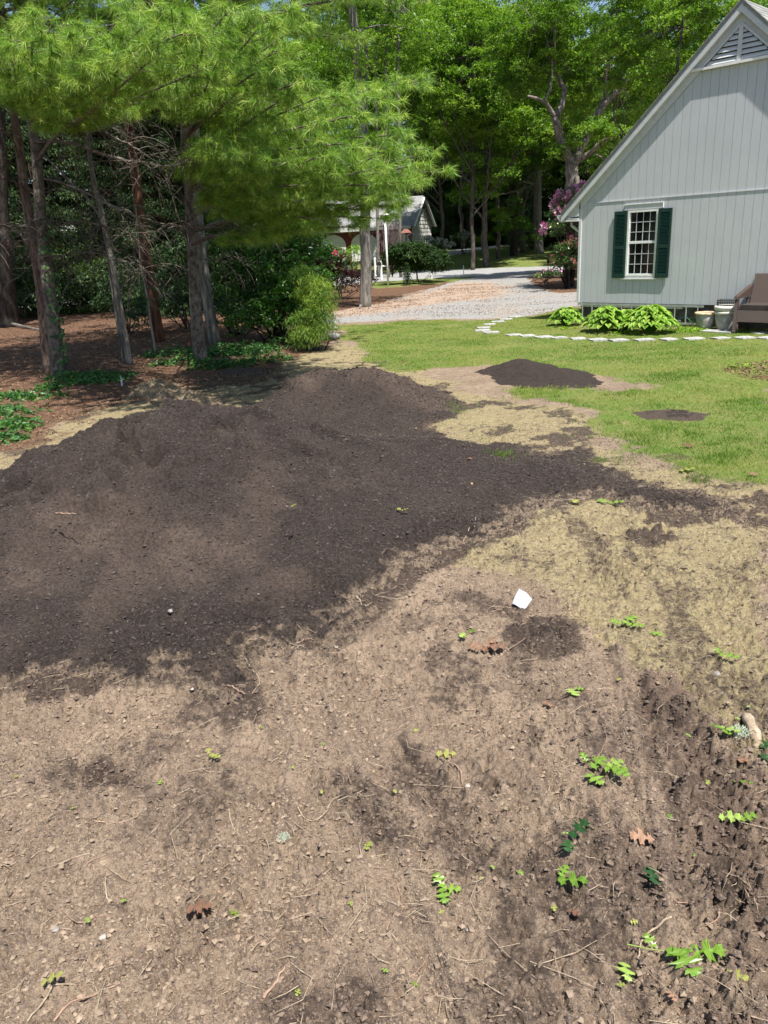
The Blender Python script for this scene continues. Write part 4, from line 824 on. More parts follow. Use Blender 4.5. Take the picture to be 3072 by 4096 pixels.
spc = [(coA, 960, 96, 1.0), (coB, 985, 100, 1.1), (coA, 1050, 104, 1.2), (coB, 1090, 98, 1.1), (coA, 1150, 100, 1.2), (coB, 1225, 72, .8), (coA, 1020, 110, 1.3), (coB, 930, 92, 1.0), (coA, 960, 118, 1.5), (coB, 1120, 116, 1.5), (coB, 1060, 100, 1.0), (coA, 1200, 80, 1), (coB, 1000, 98, 1.0), (coA, 1090, 106, 1.2), (coB, 1250, 72, .9), (coA, 1370, 78, 1), (coA, 820, 105, 1.2), (coA, 560, 44, .9), (coB, 470, 40, .9), (coA, 390, 46, 1), (coB, 300, 50, 1), (coA, 220, 56, 1),
       (coB, 120, 50, 1), (coA, 30, 48, 1), (coB, -60, 44, 1), (coA, 510, 54, 1.1), (coB, 250, 38, .75), (coA, 440, 34, .7), (coB, 560, 33, .65), (coA, -20, 36, .9), (coB, 350, 33, .7), (coA, 1150, 100, 1.2), (coB, 1030, 100, 1.2)]
for i, (src, px, Y, s) in enumerate(spc):
    p = atY(px, 500, Y); loc = (p[0], Y, float(G(p[0], Y)))
    if id(src) not in first: first[id(src)] = 1; src.location = loc; src.scale = (s, s, s)
    else: copy_tree(src, loc, i*2.1, (s, s, s))
# trunks seen beyond the road at right
t, Q = plain_tree('tree', (1165, 548), [(1162, 500), (1161, 447), (1161, 383), (1158, 350)], .40, .24, B_GREY, 'grey flared trunk by the far lawn left of the pink rhododendron', top=1, seg=12)
yb = t.b[1]
for L, r0 in [([(1159, 352, yb), (1143, 337, yb), (1142, 294, yb), (1137, 262, yb), (1135, 200, yb)], .15), ([(1156, 360, yb), (1128, 332, yb), (1119, 308, yb), (1105, 280, yb)], .14), ([(1159, 350, yb), (1160, 327, yb), (1174, 294, yb), (1185, 260, yb)], .13),
              ([(1150, 400, yb), (1110, 413, yb-1), (1085, 419, yb-2), (1064, 411, yb-3), (1041, 386, yb-4)], .09), ([(1152, 398, yb-1), (1130, 392, yb-2), (1122, 395, yb-3)], .10)]: t.limb(lp(L), r0, .04, 14, 7, .07)
ce = np.concatenate([np.array([atY(1100+rg.normal()*40, 480+rg.normal()*18, yb-2+rg.normal()) for k in range(9)]), np.array([atY(1150+rg.normal()*45, 270+rg.normal()*60, yb+2+rg.normal()) for k in range(30)]), np.array([atY(1060+rg.normal()*35, 400+rg.normal()*45, yb-2+rg.normal()*2) for k in range(16)])])
lv = [crown_of(t, ce, .6+.4*rg.random(len(ce)), rg, 46, 6, .17, anchor=Q[-8:], lr=.03)]; t.done(B_GREY, lv, L_OAK2)
for (bx, by, r0, lab) in [(1110, 552, .36, 'wider black trunk of the dark pair by the far lawn'), (1131, 541, .22, 'narrower black trunk of the dark pair by the far lawn')]:
    t, Q = plain_tree('tree', (bx, by), [(bx, 500), (bx-2, 420), (bx-3, 300)], r0, r0*.6, B_DARK, lab, top=3); dead_twigs(t, t.w, Q[6:], rg, 16, 2.2); t.done(B_DARK)
for (bx, lab) in [(797, 'leftmost of four slim upright trees above the pine boughs'), (818, 'second slim upright tree above the pine boughs'), (839, 'third and straightest slim upright tree above the pine boughs'), (866, 'rightmost slim upright tree above the pine boughs')]:
    t, Q = plain_tree('slim_tree', (bx, 600), [(bx-2, 500), (bx-4, 300), (bx-6, 150), (bx-4, 40), (bx-2, -60)], .11, .07, B_GREY, lab, top=2)
    ce = ellip(Q[-6], (2.4, 2.4, 4.5), 42, rg); lv = [crown_of(t, ce, np.full(42, .7), rg, 40, 6, .14, anchor=Q)]; t.done(B_GREY, lv, L_OAK)
# ================= planting, paving and props round the house =================
def leafy(name, centers, rads, base, label, cat, mat, bark, ntips=40, per=6, L=.12, Wd=.45, group=None, droop=.3, stems=8, flowers=None, sr=.02, seed=1, stemtop=.6):
    rg = np.random.default_rng(seed); t = Tree(name, base, label, cat, group); cs = np.asarray(centers, float)
    for k in range(stems):
        c = cs[rg.integers(len(cs))]; s = np.array(base)+np.array([rg.normal()*.1, rg.normal()*.1, -.05]); t.w.tube(spline([s, s*.5+c*.5+rg.normal(size=3)*.08, s*(1-stemtop-.3)+c*(stemtop+.3)], 8)-t.b, np.linspace(sr, sr*.3, 8), 5, cap=False)
    tips = puffs(cs, np.broadcast_to(rads, (len(cs),)), ntips, rg, .75, .7); q = whorls(tips, per, L, Wd, rg, droop, np.repeat(rg.random(len(cs)), ntips)*.5+.5*rg.random(len(tips)), L*.3)
    t.done(bark, [q], mat, 'foliage')
    if flowers:
        fm, nf, fr, fn = flowers; f = MB(); pick = tips[rg.random(len(tips)) < nf]
        pick = pick+unit(pick-cs.mean(0))*.06
        for p in pick:
            d = unit(rg.normal(size=(fn, 3))+np.array([0, -.3, .5])); V, F, tt = leaf_quads(np.repeat(p[None], fn, 0)+d*fr*.35, d, rg.normal(size=(fn, 3)), fr, fr*.8, .1, rg.random(fn)); f.add(V-t.b, F, tt)
        if f.n: f.build('blossoms', fm, t.root)
    return t.root
PINK = leafmat('pink_petals', ((.50, .12, .30), (.68, .28, .48), (.85, .55, .68)), .6, .3, .2, (1, 1, 1)); RED = leafmat('red_petals', ((.40, .01, .05), (.60, .03, .12), (.75, .12, .25)), .6, .3, .2, (1, 1, 1)); WHT = leafmat('white_petals', ((.35, .38, .33), (.5, .52, .48), (.65, .65, .62)), .6, .3, .2, (1, 1, 1))
L_RHO = leafmat('rhododendron_leaves', ((.02, .06, .015), (.06, .13, .03), (.24, .29, .10)), .35, .2, .5)
L_HOST = leafmat('hosta_leaves', ((.05, .14, .015), (.20, .36, .04), (.42, .54, .13)), .4, .35, .4)
L_YEL = leafmat('weeping_gold_leaves', ((.03, .09, .012), (.13, .22, .03), (.30, .38, .05)), .45, .35, .3)
L_MAPLE = leafmat('burgundy_leaves', ((.020, .005, .006), (.05, .011, .012), (.10, .03, .025)), .5, .25, .3, (1.4, .8, .8)); L_LIME = leafmat('lime_leaves', ((.12, .26, .02), (.22, .38, .03), (.35, .5, .06)), .5, .3, .3)
L_JUN = leafmat('juniper_sprays', ((.012, .035, .010), (.035, .075, .02), (.08, .13, .035)), .6, .15, .2)
YR = 36.0; rb = atY(1232, 600, YR); rb[2] = 0
cs = [atY(a, b, YR+rng.normal()*.5) for a, b in [(1232, 425), (1215, 440), (1250, 420), (1205, 465), (1235, 460), (1255, 455), (1198, 492), (1225, 495), (1250, 500), (1275, 480), (1290, 440)] for k in range(2)]
leafy('rhododendron', cs, .5, rb, 'tall rhododendron covered in pink blossom at the house corner', 'rhododendron', L_RHO, B_DARK, 34, 7, .15, .32, flowers=(PINK, .085, .17, 20), stems=14, sr=.05, seed=3)
cs = [atY(a, b, YR-1+rng.normal()*.3) for a, b in [(1212, 540), (1235, 530), (1255, 545), (1205, 565), (1230, 565), (1250, 575), (1225, 545)] for k in range(2)]
rb2 = atY(1225, 606, YR-1); rb2[2] = 0
leafy('rhododendron', cs, .38, rb2, 'paler lower rhododendron with few coral blooms in front of the pink one', 'rhododendron', L_RHO, B_DARK, 34, 7, .14, .32, flowers=(leafmat('coral_petals', ((.5, .10, .14), (.62, .22, .22), (.7, .35, .3)), .6, .3, .2, (1, 1, 1)), .07, .10, 10), stems=12, sr=.04, seed=4)
cs = [atY(a, b, YR-2+rng.normal()*.2) for a, b in [(1160, 598), (1172, 592), (1188, 590), (1203, 592)]]; rb3 = at(1180, 606)
leafy('rhododendron', cs, .18, rb3, 'low spreading rhododendron sprig at the edge of the gravel', 'rhododendron', L_RHO, B_DARK, 30, 7, .10, .32, flowers=(PINK, .05, .09, 10), stems=6, seed=5)
# hostas
def hosta(px, py, r, h, n, label, seed):
    rg = np.random.default_rng(seed); b = at(px, py); t = MB(); st = MB()
    for k in range(n):
        a = rg.uniform(0, 6.28); q = rg.random()**.6; L = .15+.08*rg.random(); rr = r*q*.85; z = h*(1.0-.72*q*q)*rg.uniform(.85, 1.1)+.02; dr = np.array([math.cos(a), math.sin(a), 0]); sd_ = np.array([-math.sin(a), math.cos(a), 0]); W = L*.36
        base = dr*rr+np.array([0, 0, z]); st.tube([dr*r*.08, dr*rr*.5+np.array([0, 0, z*.75]), base], [.006, .005, .004], 4, .3, False); U, V_ = 6, 5; P = []
        for i in range(U):
            u = i/(U-1); w_ = W*math.sin(math.pi*min(1, u*.93+.07)**.75)*(1.0)
            for j in range(V_):
                v = (j-2)/2; P.append(base+dr*L*u*(1-.12*u*u)+sd_*w_*v+np.array([0, 0, -L*.55*u*u*rg.uniform(.98, 1.02)+.12*L*u+abs(v)*W*.28]))
        F = [[i*V_+j, i*V_+j+1, (i+1)*V_+j+1, (i+1)*V_+j] for i in range(U-1) for j in range(V_-1)]; tt = np.tile([1.0, .5, .05, .5, 1.0], U)*.6+.4*rg.random(); t.add(P, F, tt)
    root = empty('hosta', b, 0, label, 'hosta'); t.build('leaves', L_HOST, root, True); st.build('stems', L_HOST, root); return root
hosta(1222, 703, .42, .42, 130, 'smallest hosta clump, leftmost by the house corner', 1); hosta(1308, 716, .55, .54, 210, 'hosta clump under the left shutter, middle of the row', 2); hosta(1402, 719, .64, .58, 260, 'largest hosta clump, under the right shutter', 3); hosta(1352, 712, .34, .42, 80, 'hosta filling the gap between the two big clumps', 4)
lg = np.random.default_rng(9)
def lily(px, py, h, label, flop=.02):
    b = at(px, py); st = MB(); st.tube([(0, 0, 0), (flop, 0, h*.6), (flop*1.5, 0, h)], [.006, .004, .002], 5, .3); c = []; d = []
    for k in range(int(h*60)): z = lg.uniform(.15, 1)*h; a = lg.uniform(0, 6.28); c.append((flop*z, 0, z)); d.append((math.cos(a), math.sin(a), .55))
    V, F, tt = leaf_quads(np.array(c), np.array(d), lg.normal(size=(len(c), 3)), .09, .014, .0, lg.random(len(c))); st.add(V, F, tt); o = st.build('lily_plant', L_SHRUB, None); o.location = b; return tag(o, label, 'plant')
lily(1414, 702, .86, 'tallest upright lily stem behind the largest hosta'); lily(1424, 702, .66, 'middle lily stem behind the largest hosta'); lily(1434, 703, .70, 'rightmost lily stem behind the largest hosta', .05); lily(1486, 712, .22, 'little weed by the ladder end', .03); lily(1494, 712, .28, 'leafy weed leaning on the first pot', .02)
# ladder lying on edge along the foundation
M_ALU = simple('aluminium', (.42, .43, .43), (.58, .59, .58), 12, .4, .1, 40, metal=.6)
lad = empty('ladder', hp_w(-.1, .03, 0), HRZ, 'long aluminium ladder lying on edge under the siding', 'ladder')
for zc in (.50, .08): q = MB(); q.box(-.05, 3.45, -.04, -.012, zc-.03, zc+.018); q.build('rail', M_ALU, lad)
for i in range(12): q = MB(); x = .10+i*.292; q.tube([(x, -.026, .09), (x, -.026, .47)], .017, 8); q.build('rung', M_ALU, lad)
q = MB(); q.box(0, 2.9, .0, .012, .42, .455); q.box(0, 2.9, .0, .012, .12, .15); q.build('fly_section', M_ALU, lad)
# pots
M_POT = simple('weathered_grey_pot', (.26, .25, .22), (.42, .40, .36), 6, .8, .3, 60); M_POT2 = simple('cream_pot', (.50, .48, .42), (.62, .60, .55), 7, .75, .2, 60); M_TERR = simple('terracotta_rim', (.42, .26, .13), (.62, .52, .40), 9, .8, .2)
M_DIRT = simple('potting_soil', (.05, .04, .03), (.12, .09, .06), 40, .95, .5)
def pot(px, py, r, h, label, m1, m2, prof=None, rim=.05):
    b = at(px, py); root = empty('flower_pot', b, 0, label, 'flower pot'); q = MB(); pr = [(r*.60, 0), (r*.66, .01), (r*.72, h*.12), (r*.86, h*.5), (r*.93, h*.78), (r*.90, h*.80), (r*.90, h*.86), (r*.95, h*.87)]
    q.lathe(pr, 36); q.build('body', m1, root, True); q = MB(); q.lathe([(r*.95, h*.865), (r*1.02, h*.88), (r*1.05, h*.92), (r*1.03, h*.985), (r*.97, h), (r*.9, h*.98), (r*.86, h*.9)], 36); q.build('rim', m2, root, True)
    q = MB(); q.lathe([(.001, h*.90), (r*.87, h*.90)], 36); q.build('soil', M_DIRT, root, True); return b
b1 = pot(1522, 711, .245, .40, 'wide grey pot with a worn tan rim next to the ladder', M_POT, M_TERR); b2 = pot(1566, 713, .27, .44, 'taller grey pot half behind the wicker chair', M_POT, M_POT2)
q = MB(); q.lathe([(.15, 0), (.24, .03), (.27, .08), (.285, .11), (.275, .15), (.24, .16), (.2, .12)], 36); o = q.build('flower_pot', M_POT2, None, True); o.location = b2+np.array([0, 0, .405]); tag(o, 'shallow cream bowl pot nested on top of the taller grey pot', 'flower pot')
cr = empty('plastic_crate', b2+np.array([.06, .12, .555]), HRZ+.1, 'black slatted plastic crate standing on the cream bowl pot', 'crate'); M_BLK = simple('black_plastic', (.008, .008, .008), (.02, .02, .02), 9, .4)
q = MB()
for y in (-.14, .14):
    for z in (.0, .04, .08, .12): q.box(-.2, .2, y-.004, y+.004, z, z+.010)
    for i in range(11): x = -.2+i*.04; q.box(x-.004, x+.004, y-.007, y-.0045, 0, .13)
q.build('slats', M_BLK, cr); q = MB(); [q.box(x-.006, x+.006, -.135, .135, z, z+.03) for x in (-.195, .195) for z in (.0, .05, .10)]; q.box(-.19, .19, -.135, .135, -.006, .0); q.build('end_panel', M_BLK, cr)
hs = MB(); hs.tube(spline([hp_w(3.25, .30, .04), hp_w(3.1, .35, .25), hp_w(2.9, .33, .22), hp_w(2.75, .3, .10), hp_w(2.6, .4, .03)], 24), .006, 6); tag(hs.build('garden_hose', simple('teal_plastic', (.02, .16, .14), (.03, .20, .18), 9, .4), None, True), 'thin teal cord looped over the ladder rungs', 'cord')
# wicker chair
def wicker():
    m, nt, b = newmat('brown_wicker'); v = objvec(nt); wv = nd(nt, 'ShaderNodeTexWave', wave_type='BANDS', bands_direction='Z'); wv.inputs['Scale'].default_value = 22; nt.links.new(v, wv.inputs[0]); wx = nd(nt, 'ShaderNodeTexWave', wave_type='BANDS', bands_direction='DIAGONAL'); wx.inputs['Scale'].default_value = 16; nt.links.new(v, wx.inputs[0])
    a = nd(nt, 'ShaderNodeMath', operation='MULTIPLY'); nt.links.new(wv.outputs['Fac'], a.inputs[0]); nt.links.new(wx.outputs['Fac'], a.inputs[1]); c = mixc(nt, a.outputs[0], (.045, .026, .02), (.24, .165, .135)); nt.links.new(c, b.inputs['Base Color']); b.inputs['Roughness'].default_value = .45; bump(nt, b, a.outputs[0], 1, .02); return m
M_WICK = wicker();  cb = hp_w(4.87, .50, 0); ch = empty('wicker_chair', cb, HRZ, 'brown woven wicker armchair standing against the grey wall', 'armchair')
# local: front faces -y, x width
q = MB(); q.box(-.31, .31, -.30, .28, .20, .40); q.build('seat', M_WICK, ch)
q = MB(); q.hexa([(-.30, .20, .405), (.30, .20, .405), (.30, .29, .405), (-.30, .29, .405), (-.29, .33, .98), (.29, .33, .98), (.29, .40, .98), (-.29, .40, .98)]); q.build('backrest', M_WICK, ch)
for sx in (-1, 1):
    q = MB(); x0, x1 = (-.37, -.312) if sx < 0 else (.312, .37)
    q.box(x0, x1, -.32, -.24, .02, .58); q.box(x0, x1, .20, .28, .02, .58); q.box(x0, x1, -.239, .199, .20, .42); q.hexa([(x0-.01, -.33, .585), (x1+.01, -.33, .585), (x1+.01, .34, .62), (x0-.01, .34, .62), (x0-.01, -.33, .635), (x1+.01, -.33, .635), (x1+.01, .34, .80), (x0-.01, .34, .80)]); q.build('arm', M_WICK, ch)
for x in (-.30, .30):
    for y in (-.27, .24): q = MB(); q.tube([(x, y, 0), (x, y, .20)], [.022, .03], 8); q.build('leg', M_WICK, ch, True)
q = MB(); q.box(-.28, .28, -.28, .19, .406, .49); q.build('cushion', simple('dark_cushion', (.03, .022, .02), (.06, .045, .04), 20, .9, .3), ch)
q = MB(); bb = hp_w(4.05, .75, 0); q.box(-.35, .35, -.2, .2, .0, .03); o = q.build('paver', simple('pale_stone', (.24, .24, .225), (.40, .40, .385), 12, .85, .3, 40), None); o.location = bb; o.rotation_euler = (0, 0, HRZ); tag(o, 'grey slab under the wicker chair', 'paving slab')
ch.scale = (1.22, 1.2, 1.28)
# stepping stones
M_STONE = bpy.data.materials['pale_stone']; M_STONE.name = 'pale_stone'
SP = [(1113, 685), (1093, 690.5), (1076, 695.7), (1057, 701.6), (1044.7, 708.8), (1042, 714.7), (1062, 718.7), (1110, 724.6), (1140, 726), (1174.5, 729), (1207.6, 730.6), (1248, 732.6), (1291.6, 734.6), (1335, 735.8), (1392, 735), (1444, 734), (1498, 732.6), (1556, 731.6), (1609, 730.6), (1658, 731), (1642, 720.5)]
for i, q_ in enumerate(SP):
    p = at(*q_); ql = MB(); n_ = 9; rr = np.random.default_rng(i+50); w_, d_ = rr.uniform(.15, .20), rr.uniform(.13, .17); poly = [(w_*sx+rr.normal()*.012, d_*sy+rr.normal()*.012) for sx, sy in ((-1, -1), (-.1, -1.03), (1, -1), (1.03, 0), (1, 1), (0, 1.04), (-1, 1), (-1.03, .1))]
    n_ = len(poly); P = [(a, b, -.04) for a, b in poly]+[(a, b, .022) for a, b in poly]+[(a*.96, b*.96, .028) for a, b in poly]
    ql.add(P, [[k, (k+1) % n_, n_+(k+1) % n_, n_+k] for k in range(n_)]+[[n_+k, n_+(k+1) % n_, 2*n_+(k+1) % n_, 2*n_+k] for k in range(n_)]); ql.f3.append(np.array([[2*n_, 2*n_+k, 2*n_+k+1] for k in range(1, n_-1)]))
    o = ql.build('stepping_stone', M_STONE, None); o.location = p; o.rotation_euler = (0, 0, math.atan2(SP[min(i+1, 19)][0]-SP[i][0], 60)*.2+rr.normal()*.12); tag(o, 'pale stepping stone in the curved line across the lawn', 'stepping stone', 'stepping stones curving across the lawn')
SP = None
# ---- across the drive and road ----
M_RED = simple('dark_red_clapboard', (.13, .018, .018), (.19, .03, .028), 5, .6); M_CLAP = simple('pale_clapboard', (.58, .58, .55), (.70, .70, .66), 5, .6)
fh_b = atY(790, 540, 73); fh = empty('far_house', (fh_b[0], 73, 1.0), -.33, 'distant grey-roofed house with red walls and white arched garage doors', 'house')
M_FROOF = simple('far_roof', (.20, .20, .21), (.30, .30, .31), 3, .9)
XL, XR, DW, ZE, RH = -11.0, 4.4, 6.5, 2.7, 2.2
q = MB(); q.box(XL, XR, 0, .2, -1, ZE); q.build('front_wall', M_RED, fh)
q = MB()
for i in range(15):   # clapboard gable end
    z = i*.33-1; zz = z+.33; 
    def yy(zv): return max(0, (zv-ZE)/RH*DW/2)
    y0, y1 = yy(zz), DW-yy(zz)
    if y1 > y0 and z < ZE+RH: q.hexa([(XR-.18, y0, z), (XR+.03, y0, z), (XR+.03, y1, z), (XR-.18, y1, z), (XR-.18, y0, zz-.005), (XR, y0, zz-.005), (XR, y1, zz-.005), (XR-.18, y1, zz-.005)])
q.build('gable_end', M_CLAP, fh)
for s_ in (0, 1):
    q = MB(); y0, y1 = (-.45, DW/2) if s_ == 0 else (DW+.45, DW/2); sl = RH/(DW/2); z0_ = ZE-.45*sl
    q.hexa([(XL, y0, z0_), (XR+.3, y0, z0_), (XR+.3, y1, ZE+RH), (XL, y1, ZE+RH), (XL, y0, z0_+.12), (XR+.3, y0, z0_+.12), (XR+.3, y1, ZE+RH+.12), (XL, y1, ZE+RH+.12)]); q.build('roof', M_FROOF, fh)
q = MB(); q.beam((XR+.33, -.45, z0_+.02), (XR+.33, DW/2, ZE+RH+.02), .06, .2, (1, 0, 0)); q.beam((XR+.33, DW+.45, z0_+.02), (XR+.33, DW/2, ZE+RH+.02), .06, .2, (1, 0, 0)); q.build('rake_trim', M_WHITE, fh)
q = MB(); q.box(XL, XR, -.5, -.4, ZE-.42, ZE-.2); q.build('fascia', M_WHITE, fh)
for xc in (2.9, -.1, -3.1):
    q = MB(); n_ = 14; out = [(xc-1.25, -1)]+[(xc+1.25*math.cos(math.pi-k*math.pi/n_), 1.15+.95*math.sin(k*math.pi/n_)) for k in range(n_+1)]+[(xc+1.25, -1)]; q.prism(out, -.05, -.005); d_ = q.build('garage_door', M_WHITE, fh)
    q = MB(); [q.box(xc-1.1, xc+1.1, -.058, -.052, z, z+.04) for z in (-.1, .4, .9, 1.35)]; q.build('panel_line', M_TRIM, d_)
q = MB(); q.box(-6.9, -4.9, -.06, -.005, -.8, 2.1); wd_ = q.build('front_window', M_WHITE, fh); q = MB(); q.box(-6.1, -5.5, -.075, -.062, .0, 1.8); q.build('glass', M_GLASS, wd_)
lb = atY(835, 540, 44); lp_ = empty('lamp_post', (lb[0], 44, 0), 0, 'white lamp post with a domed cap before the distant house', 'lamp post'); ztop = atY(835, 478, 44)[2]
q = MB(); q.tube([(0, 0, -.1), (0, 0, ztop)], .055, 10); q.build('post', M_WHITE, lp_, True); q = MB(); q.lathe([(.02, ztop), (.10, ztop+.06), (.15, ztop+.30), (.16, ztop+.31)], 12); q.build('lantern', simple('lantern_glass', (.12, .11, .10), (.25, .23, .2), 9, .2), lp_, True); q = MB(); q.lathe([(.22, ztop+.31), (.21, ztop+.33), (.12, ztop+.42), (.02, ztop+.46), (.001, ztop+.46)], 14); q.build('cap', M_WHITE, lp_, True)
Ym = 52.0; mb_ = atY(817, 582, Ym); ml = empty('mailbox_stand', (mb_[0], Ym, 0), 0, 'pair of white posts carrying two dark mailboxes by the road', 'mailbox')
for dx in (-.18, .20): q = MB(); q.box(dx-.06, dx+.06, -.06, .06, -.1, 1.30); q.add(*[[(dx-.08, -.08, 1.30), (dx+.08, -.08, 1.30), (dx+.08, .08, 1.30), (dx-.08, .08, 1.30), (dx, 0, 1.42)], [[0, 1, 4], [1, 2, 4], [2, 3, 4], [3, 0, 4]]]); q.build('post', M_WHITE, ml)
q = MB(); q.box(-.55, .5, -.062, .05, .82, .90); q.build('crossbar', M_WHITE, ml)
for dx in (-.38, .08):
    q = MB(); q.prism([(dx-.14, .905), (dx+.14, .905), (dx+.14, 1.03), (dx+.10, 1.10), (dx, 1.13), (dx-.10, 1.10), (dx-.14, 1.03)], -.32, .25); q.build('mailbox', M_BLK, ml)
def post(name, px, pyb, pyt, w_, mat, label, cat):
    b = at(px, pyb); zt = atY(px, pyt, b[1])[2]; q = MB(); q.tube([(0, 0, -.1), (0, 0, zt-b[2]-.02), (0, 0, zt-b[2])], [w_, w_, w_*.6], 8); o = q.build(name, mat, None); o.location = b; return tag(o, label, cat)
post('marker_post', 932, 603, 592, .07, M_WHITE, 'short white stub post on the grass strip by the road', 'post'); post('marker_stake', 1001.5, 597, 573, .025, M_WHITE, 'thin pale stake on the grass strip by the road', 'stake'); post('gate_post', 753, 592, 573, .12, M_WHITE, 'square white post left of the grey trunk by the road', 'post')
sp_ = at(1183, 620); q = empty('garden_light', sp_, 0, 'black garden light on a thin pole before the pink rhododendron', 'garden light'); zt = atY(1183, 570, sp_[1])[2]
a = MB(); a.tube([(0, 0, -.05), (0, 0, zt)], .017, 8); a.build('pole', M_BLK, q); a = MB(); a.lathe([(.02, zt), (.05, zt+.03), (.06, zt+.14), (.08, zt+.15), (.02, zt+.22), (.001, zt+.25)], 12); a.build('lamp_head', M_BLK, q, True)
bfp = at(877, 575); zt = atY(877, 503, 46)[2]; bx = atY(877, 503, 46)[0]; q = empty('bird_feeder', (bx, 46, 0), 0, 'reddish bird feeder on a pole above the juniper', 'bird feeder'); a = MB(); a.tube([(0, 0, -.1), (0, 0, zt)], .03, 6); a.build('pole', B_DARK, q); a = MB(); a.hexa([(-.3, -.2, zt), (.3, -.2, zt), (.3, .2, zt), (-.3, .2, zt), (-.12, -.05, zt+.2), (.12, -.05, zt+.2), (.12, .05, zt+.2), (-.12, .05, zt+.2)]); a.build('roof', simple('redwood', (.16, .06, .04), (.22, .09, .06), 9, .8), q)
YJ = 45.5; cs = [atY(a, b, YJ+rng.normal()*.8) for a, b in [(850, 548), (870, 540), (890, 538), (910, 542), (930, 548), (950, 556), (860, 562), (885, 560), (910, 562), (935, 566), (955, 568), (872, 573), (842, 560), (860, 552), (900, 553), (925, 555), (945, 562), (900, 572), (925, 572), (945, 573)]]; jb = atY(900, 575, YJ); jb[2] = 0
leafy('juniper_bush', cs, .5, jb, 'wide dark green juniper bush beside the lamp post', 'juniper', L_JUN, B_DARK, 150, 8, .18, .4, seed=11)
tb_ = at(880, 617); H_ = atY(880, 565, tb_[1])[2]; cs = [tb_+np.array([0, 0, H_*z]) for z in (.12, .3, .45, .6, .75, .88)]
leafy('arborvitae', cs, np.array([.30, .28, .25, .20, .14, .09]), tb_, 'small cone-shaped arborvitae alone by the road', 'arborvitae', L_JUN, B_DARK, 90, 7, .07, .25, seed=12)
def bush(name, pxs, Y, rad, label, cat, mat, bark=None, **k):
    cs = [atY(a, b, Y+rng.normal()*rad*.4) for a, b in pxs]; b = np.mean(cs, 0); b[2] = float(G(b[0], b[1])); return leafy(name, cs, rad, b, label, cat, mat, bark or B_DARK, **k)
bush('rhododendron', [(712, 540), (730, 548), (745, 558), (722, 560), (750, 572), (735, 575)], 40, .38, 'dark rhododendron with crimson blooms left of the grey trunk', 'rhododendron', L_RHO, flowers=(RED, .025, .13, 12), seed=13, L=.14)
bush('japanese_maple', [(690, 600), (710, 592), (735, 590), (760, 595), (775, 606), (700, 612), (730, 612), (755, 618), (690, 575), (705, 570), (720, 580), (795, 606)], 36, .45, 'low burgundy-leaved maple behind the grey trunk', 'maple', L_MAPLE, seed=14, ntips=60, L=.09, per=7)
bush('lime_shrub', [(765, 540), (775, 543), (757, 548)], 56, .5, 'bright lime shrub before the distant house', 'shrub', L_LIME, seed=15)
bush('white_flowering_bush', [(922, 524), (938, 528), (952, 526), (964, 530)], 64, .55, 'white flowering bush right of the juniper', 'shrub', L_OAK2, flowers=(WHT, .35, .16, 12), seed=16)
bush('white_flowering_bush', [(990, 514), (1003, 511), (1015, 515)], 72, .6, 'white flowering bush by the side road', 'shrub', L_OAK2, flowers=(WHT, .25, .16, 10), seed=17)
bush('round_shrub', [(1040, 520), (1050, 514), (1058, 521)], 70, .6, 'round green shrub beside the side road', 'shrub', L_OAK, seed=18)
tw = atY(845, 540, 48); t = Tree('bare_shrub', (tw[0], 48, 0), 'leafless twiggy purple shrub before the garage doors', 'shrub'); rg = np.random.default_rng(77)
for k in range(46):
    e = atY(840+rg.normal()*17, 490+rg.normal()*16, 48+rg.normal()*.8); s = np.array([tw[0], 48, .3+rg.random()*1.2]); q_ = t.limb([s, s*.5+e*.5+rg.normal(size=3)*.15, e], .022, .006, 7, 4)
    for j in range(5): a_ = q_[rg.integers(2, 7)]; t.w.tube(np.array([a_, a_+unit(rg.normal(size=3)+np.array([0, 0, .5]))*rg.uniform(.3, .8)])-t.b, [.009, .005], 3, cap=False)
t.done(simple('purple_twig', (.08, .05, .05), (.15, .10, .10), 9, .8))
t, Q = plain_tree('tree', (971, 534), [(971, 500), (970, 470), (968, 440)], .33, .26, B_GREY, 'pale trunk standing between the two white flowering bushes', top=4); t.done(B_GREY)
# ---- shrubs of the shaded edge ----
def shrub_mass(name, pts, label, cat, mat, rad=.5, seed=1, **k):
    cs = [atY(*q) for q in pts]; b = np.mean(cs, 0); b[2] = 0; return leafy(name, cs, rad, b, label, cat, mat, B_DARK, seed=seed, **k)
shrub_mass('big_leaf_shrub', [(540, 520, 22), (580, 510, 21.5), (610, 540, 21), (560, 560, 21), (600, 580, 20.6), (630, 560, 21), (520, 560, 22), (640, 610, 20.5), (590, 620, 20.8), (540, 600, 21.4), (650, 560, 21.5), (500, 590, 22), (620, 500, 22), (560, 480, 23), (480, 540, 23), (600, 655, 21), (550, 650, 21.5), (655, 650, 20.8), (680, 600, 20.6), (690, 560, 21), (670, 530, 21.5), (650, 500, 22), (640, 680, 20.2), (600, 700, 20.2), (560, 690, 20.6), (520, 700, 21), (620, 640, 20.2), (500, 640, 21.6), (480, 500, 22.5), (530, 480, 22.5), (660, 690, 20), (580, 660, 20.3)], 'large glossy dark green shrub arching over the shaded edge', 'shrub', L_SHRUB, .48, 21, ntips=60, per=6, L=.13, Wd=.42, stems=26, sr=.03)
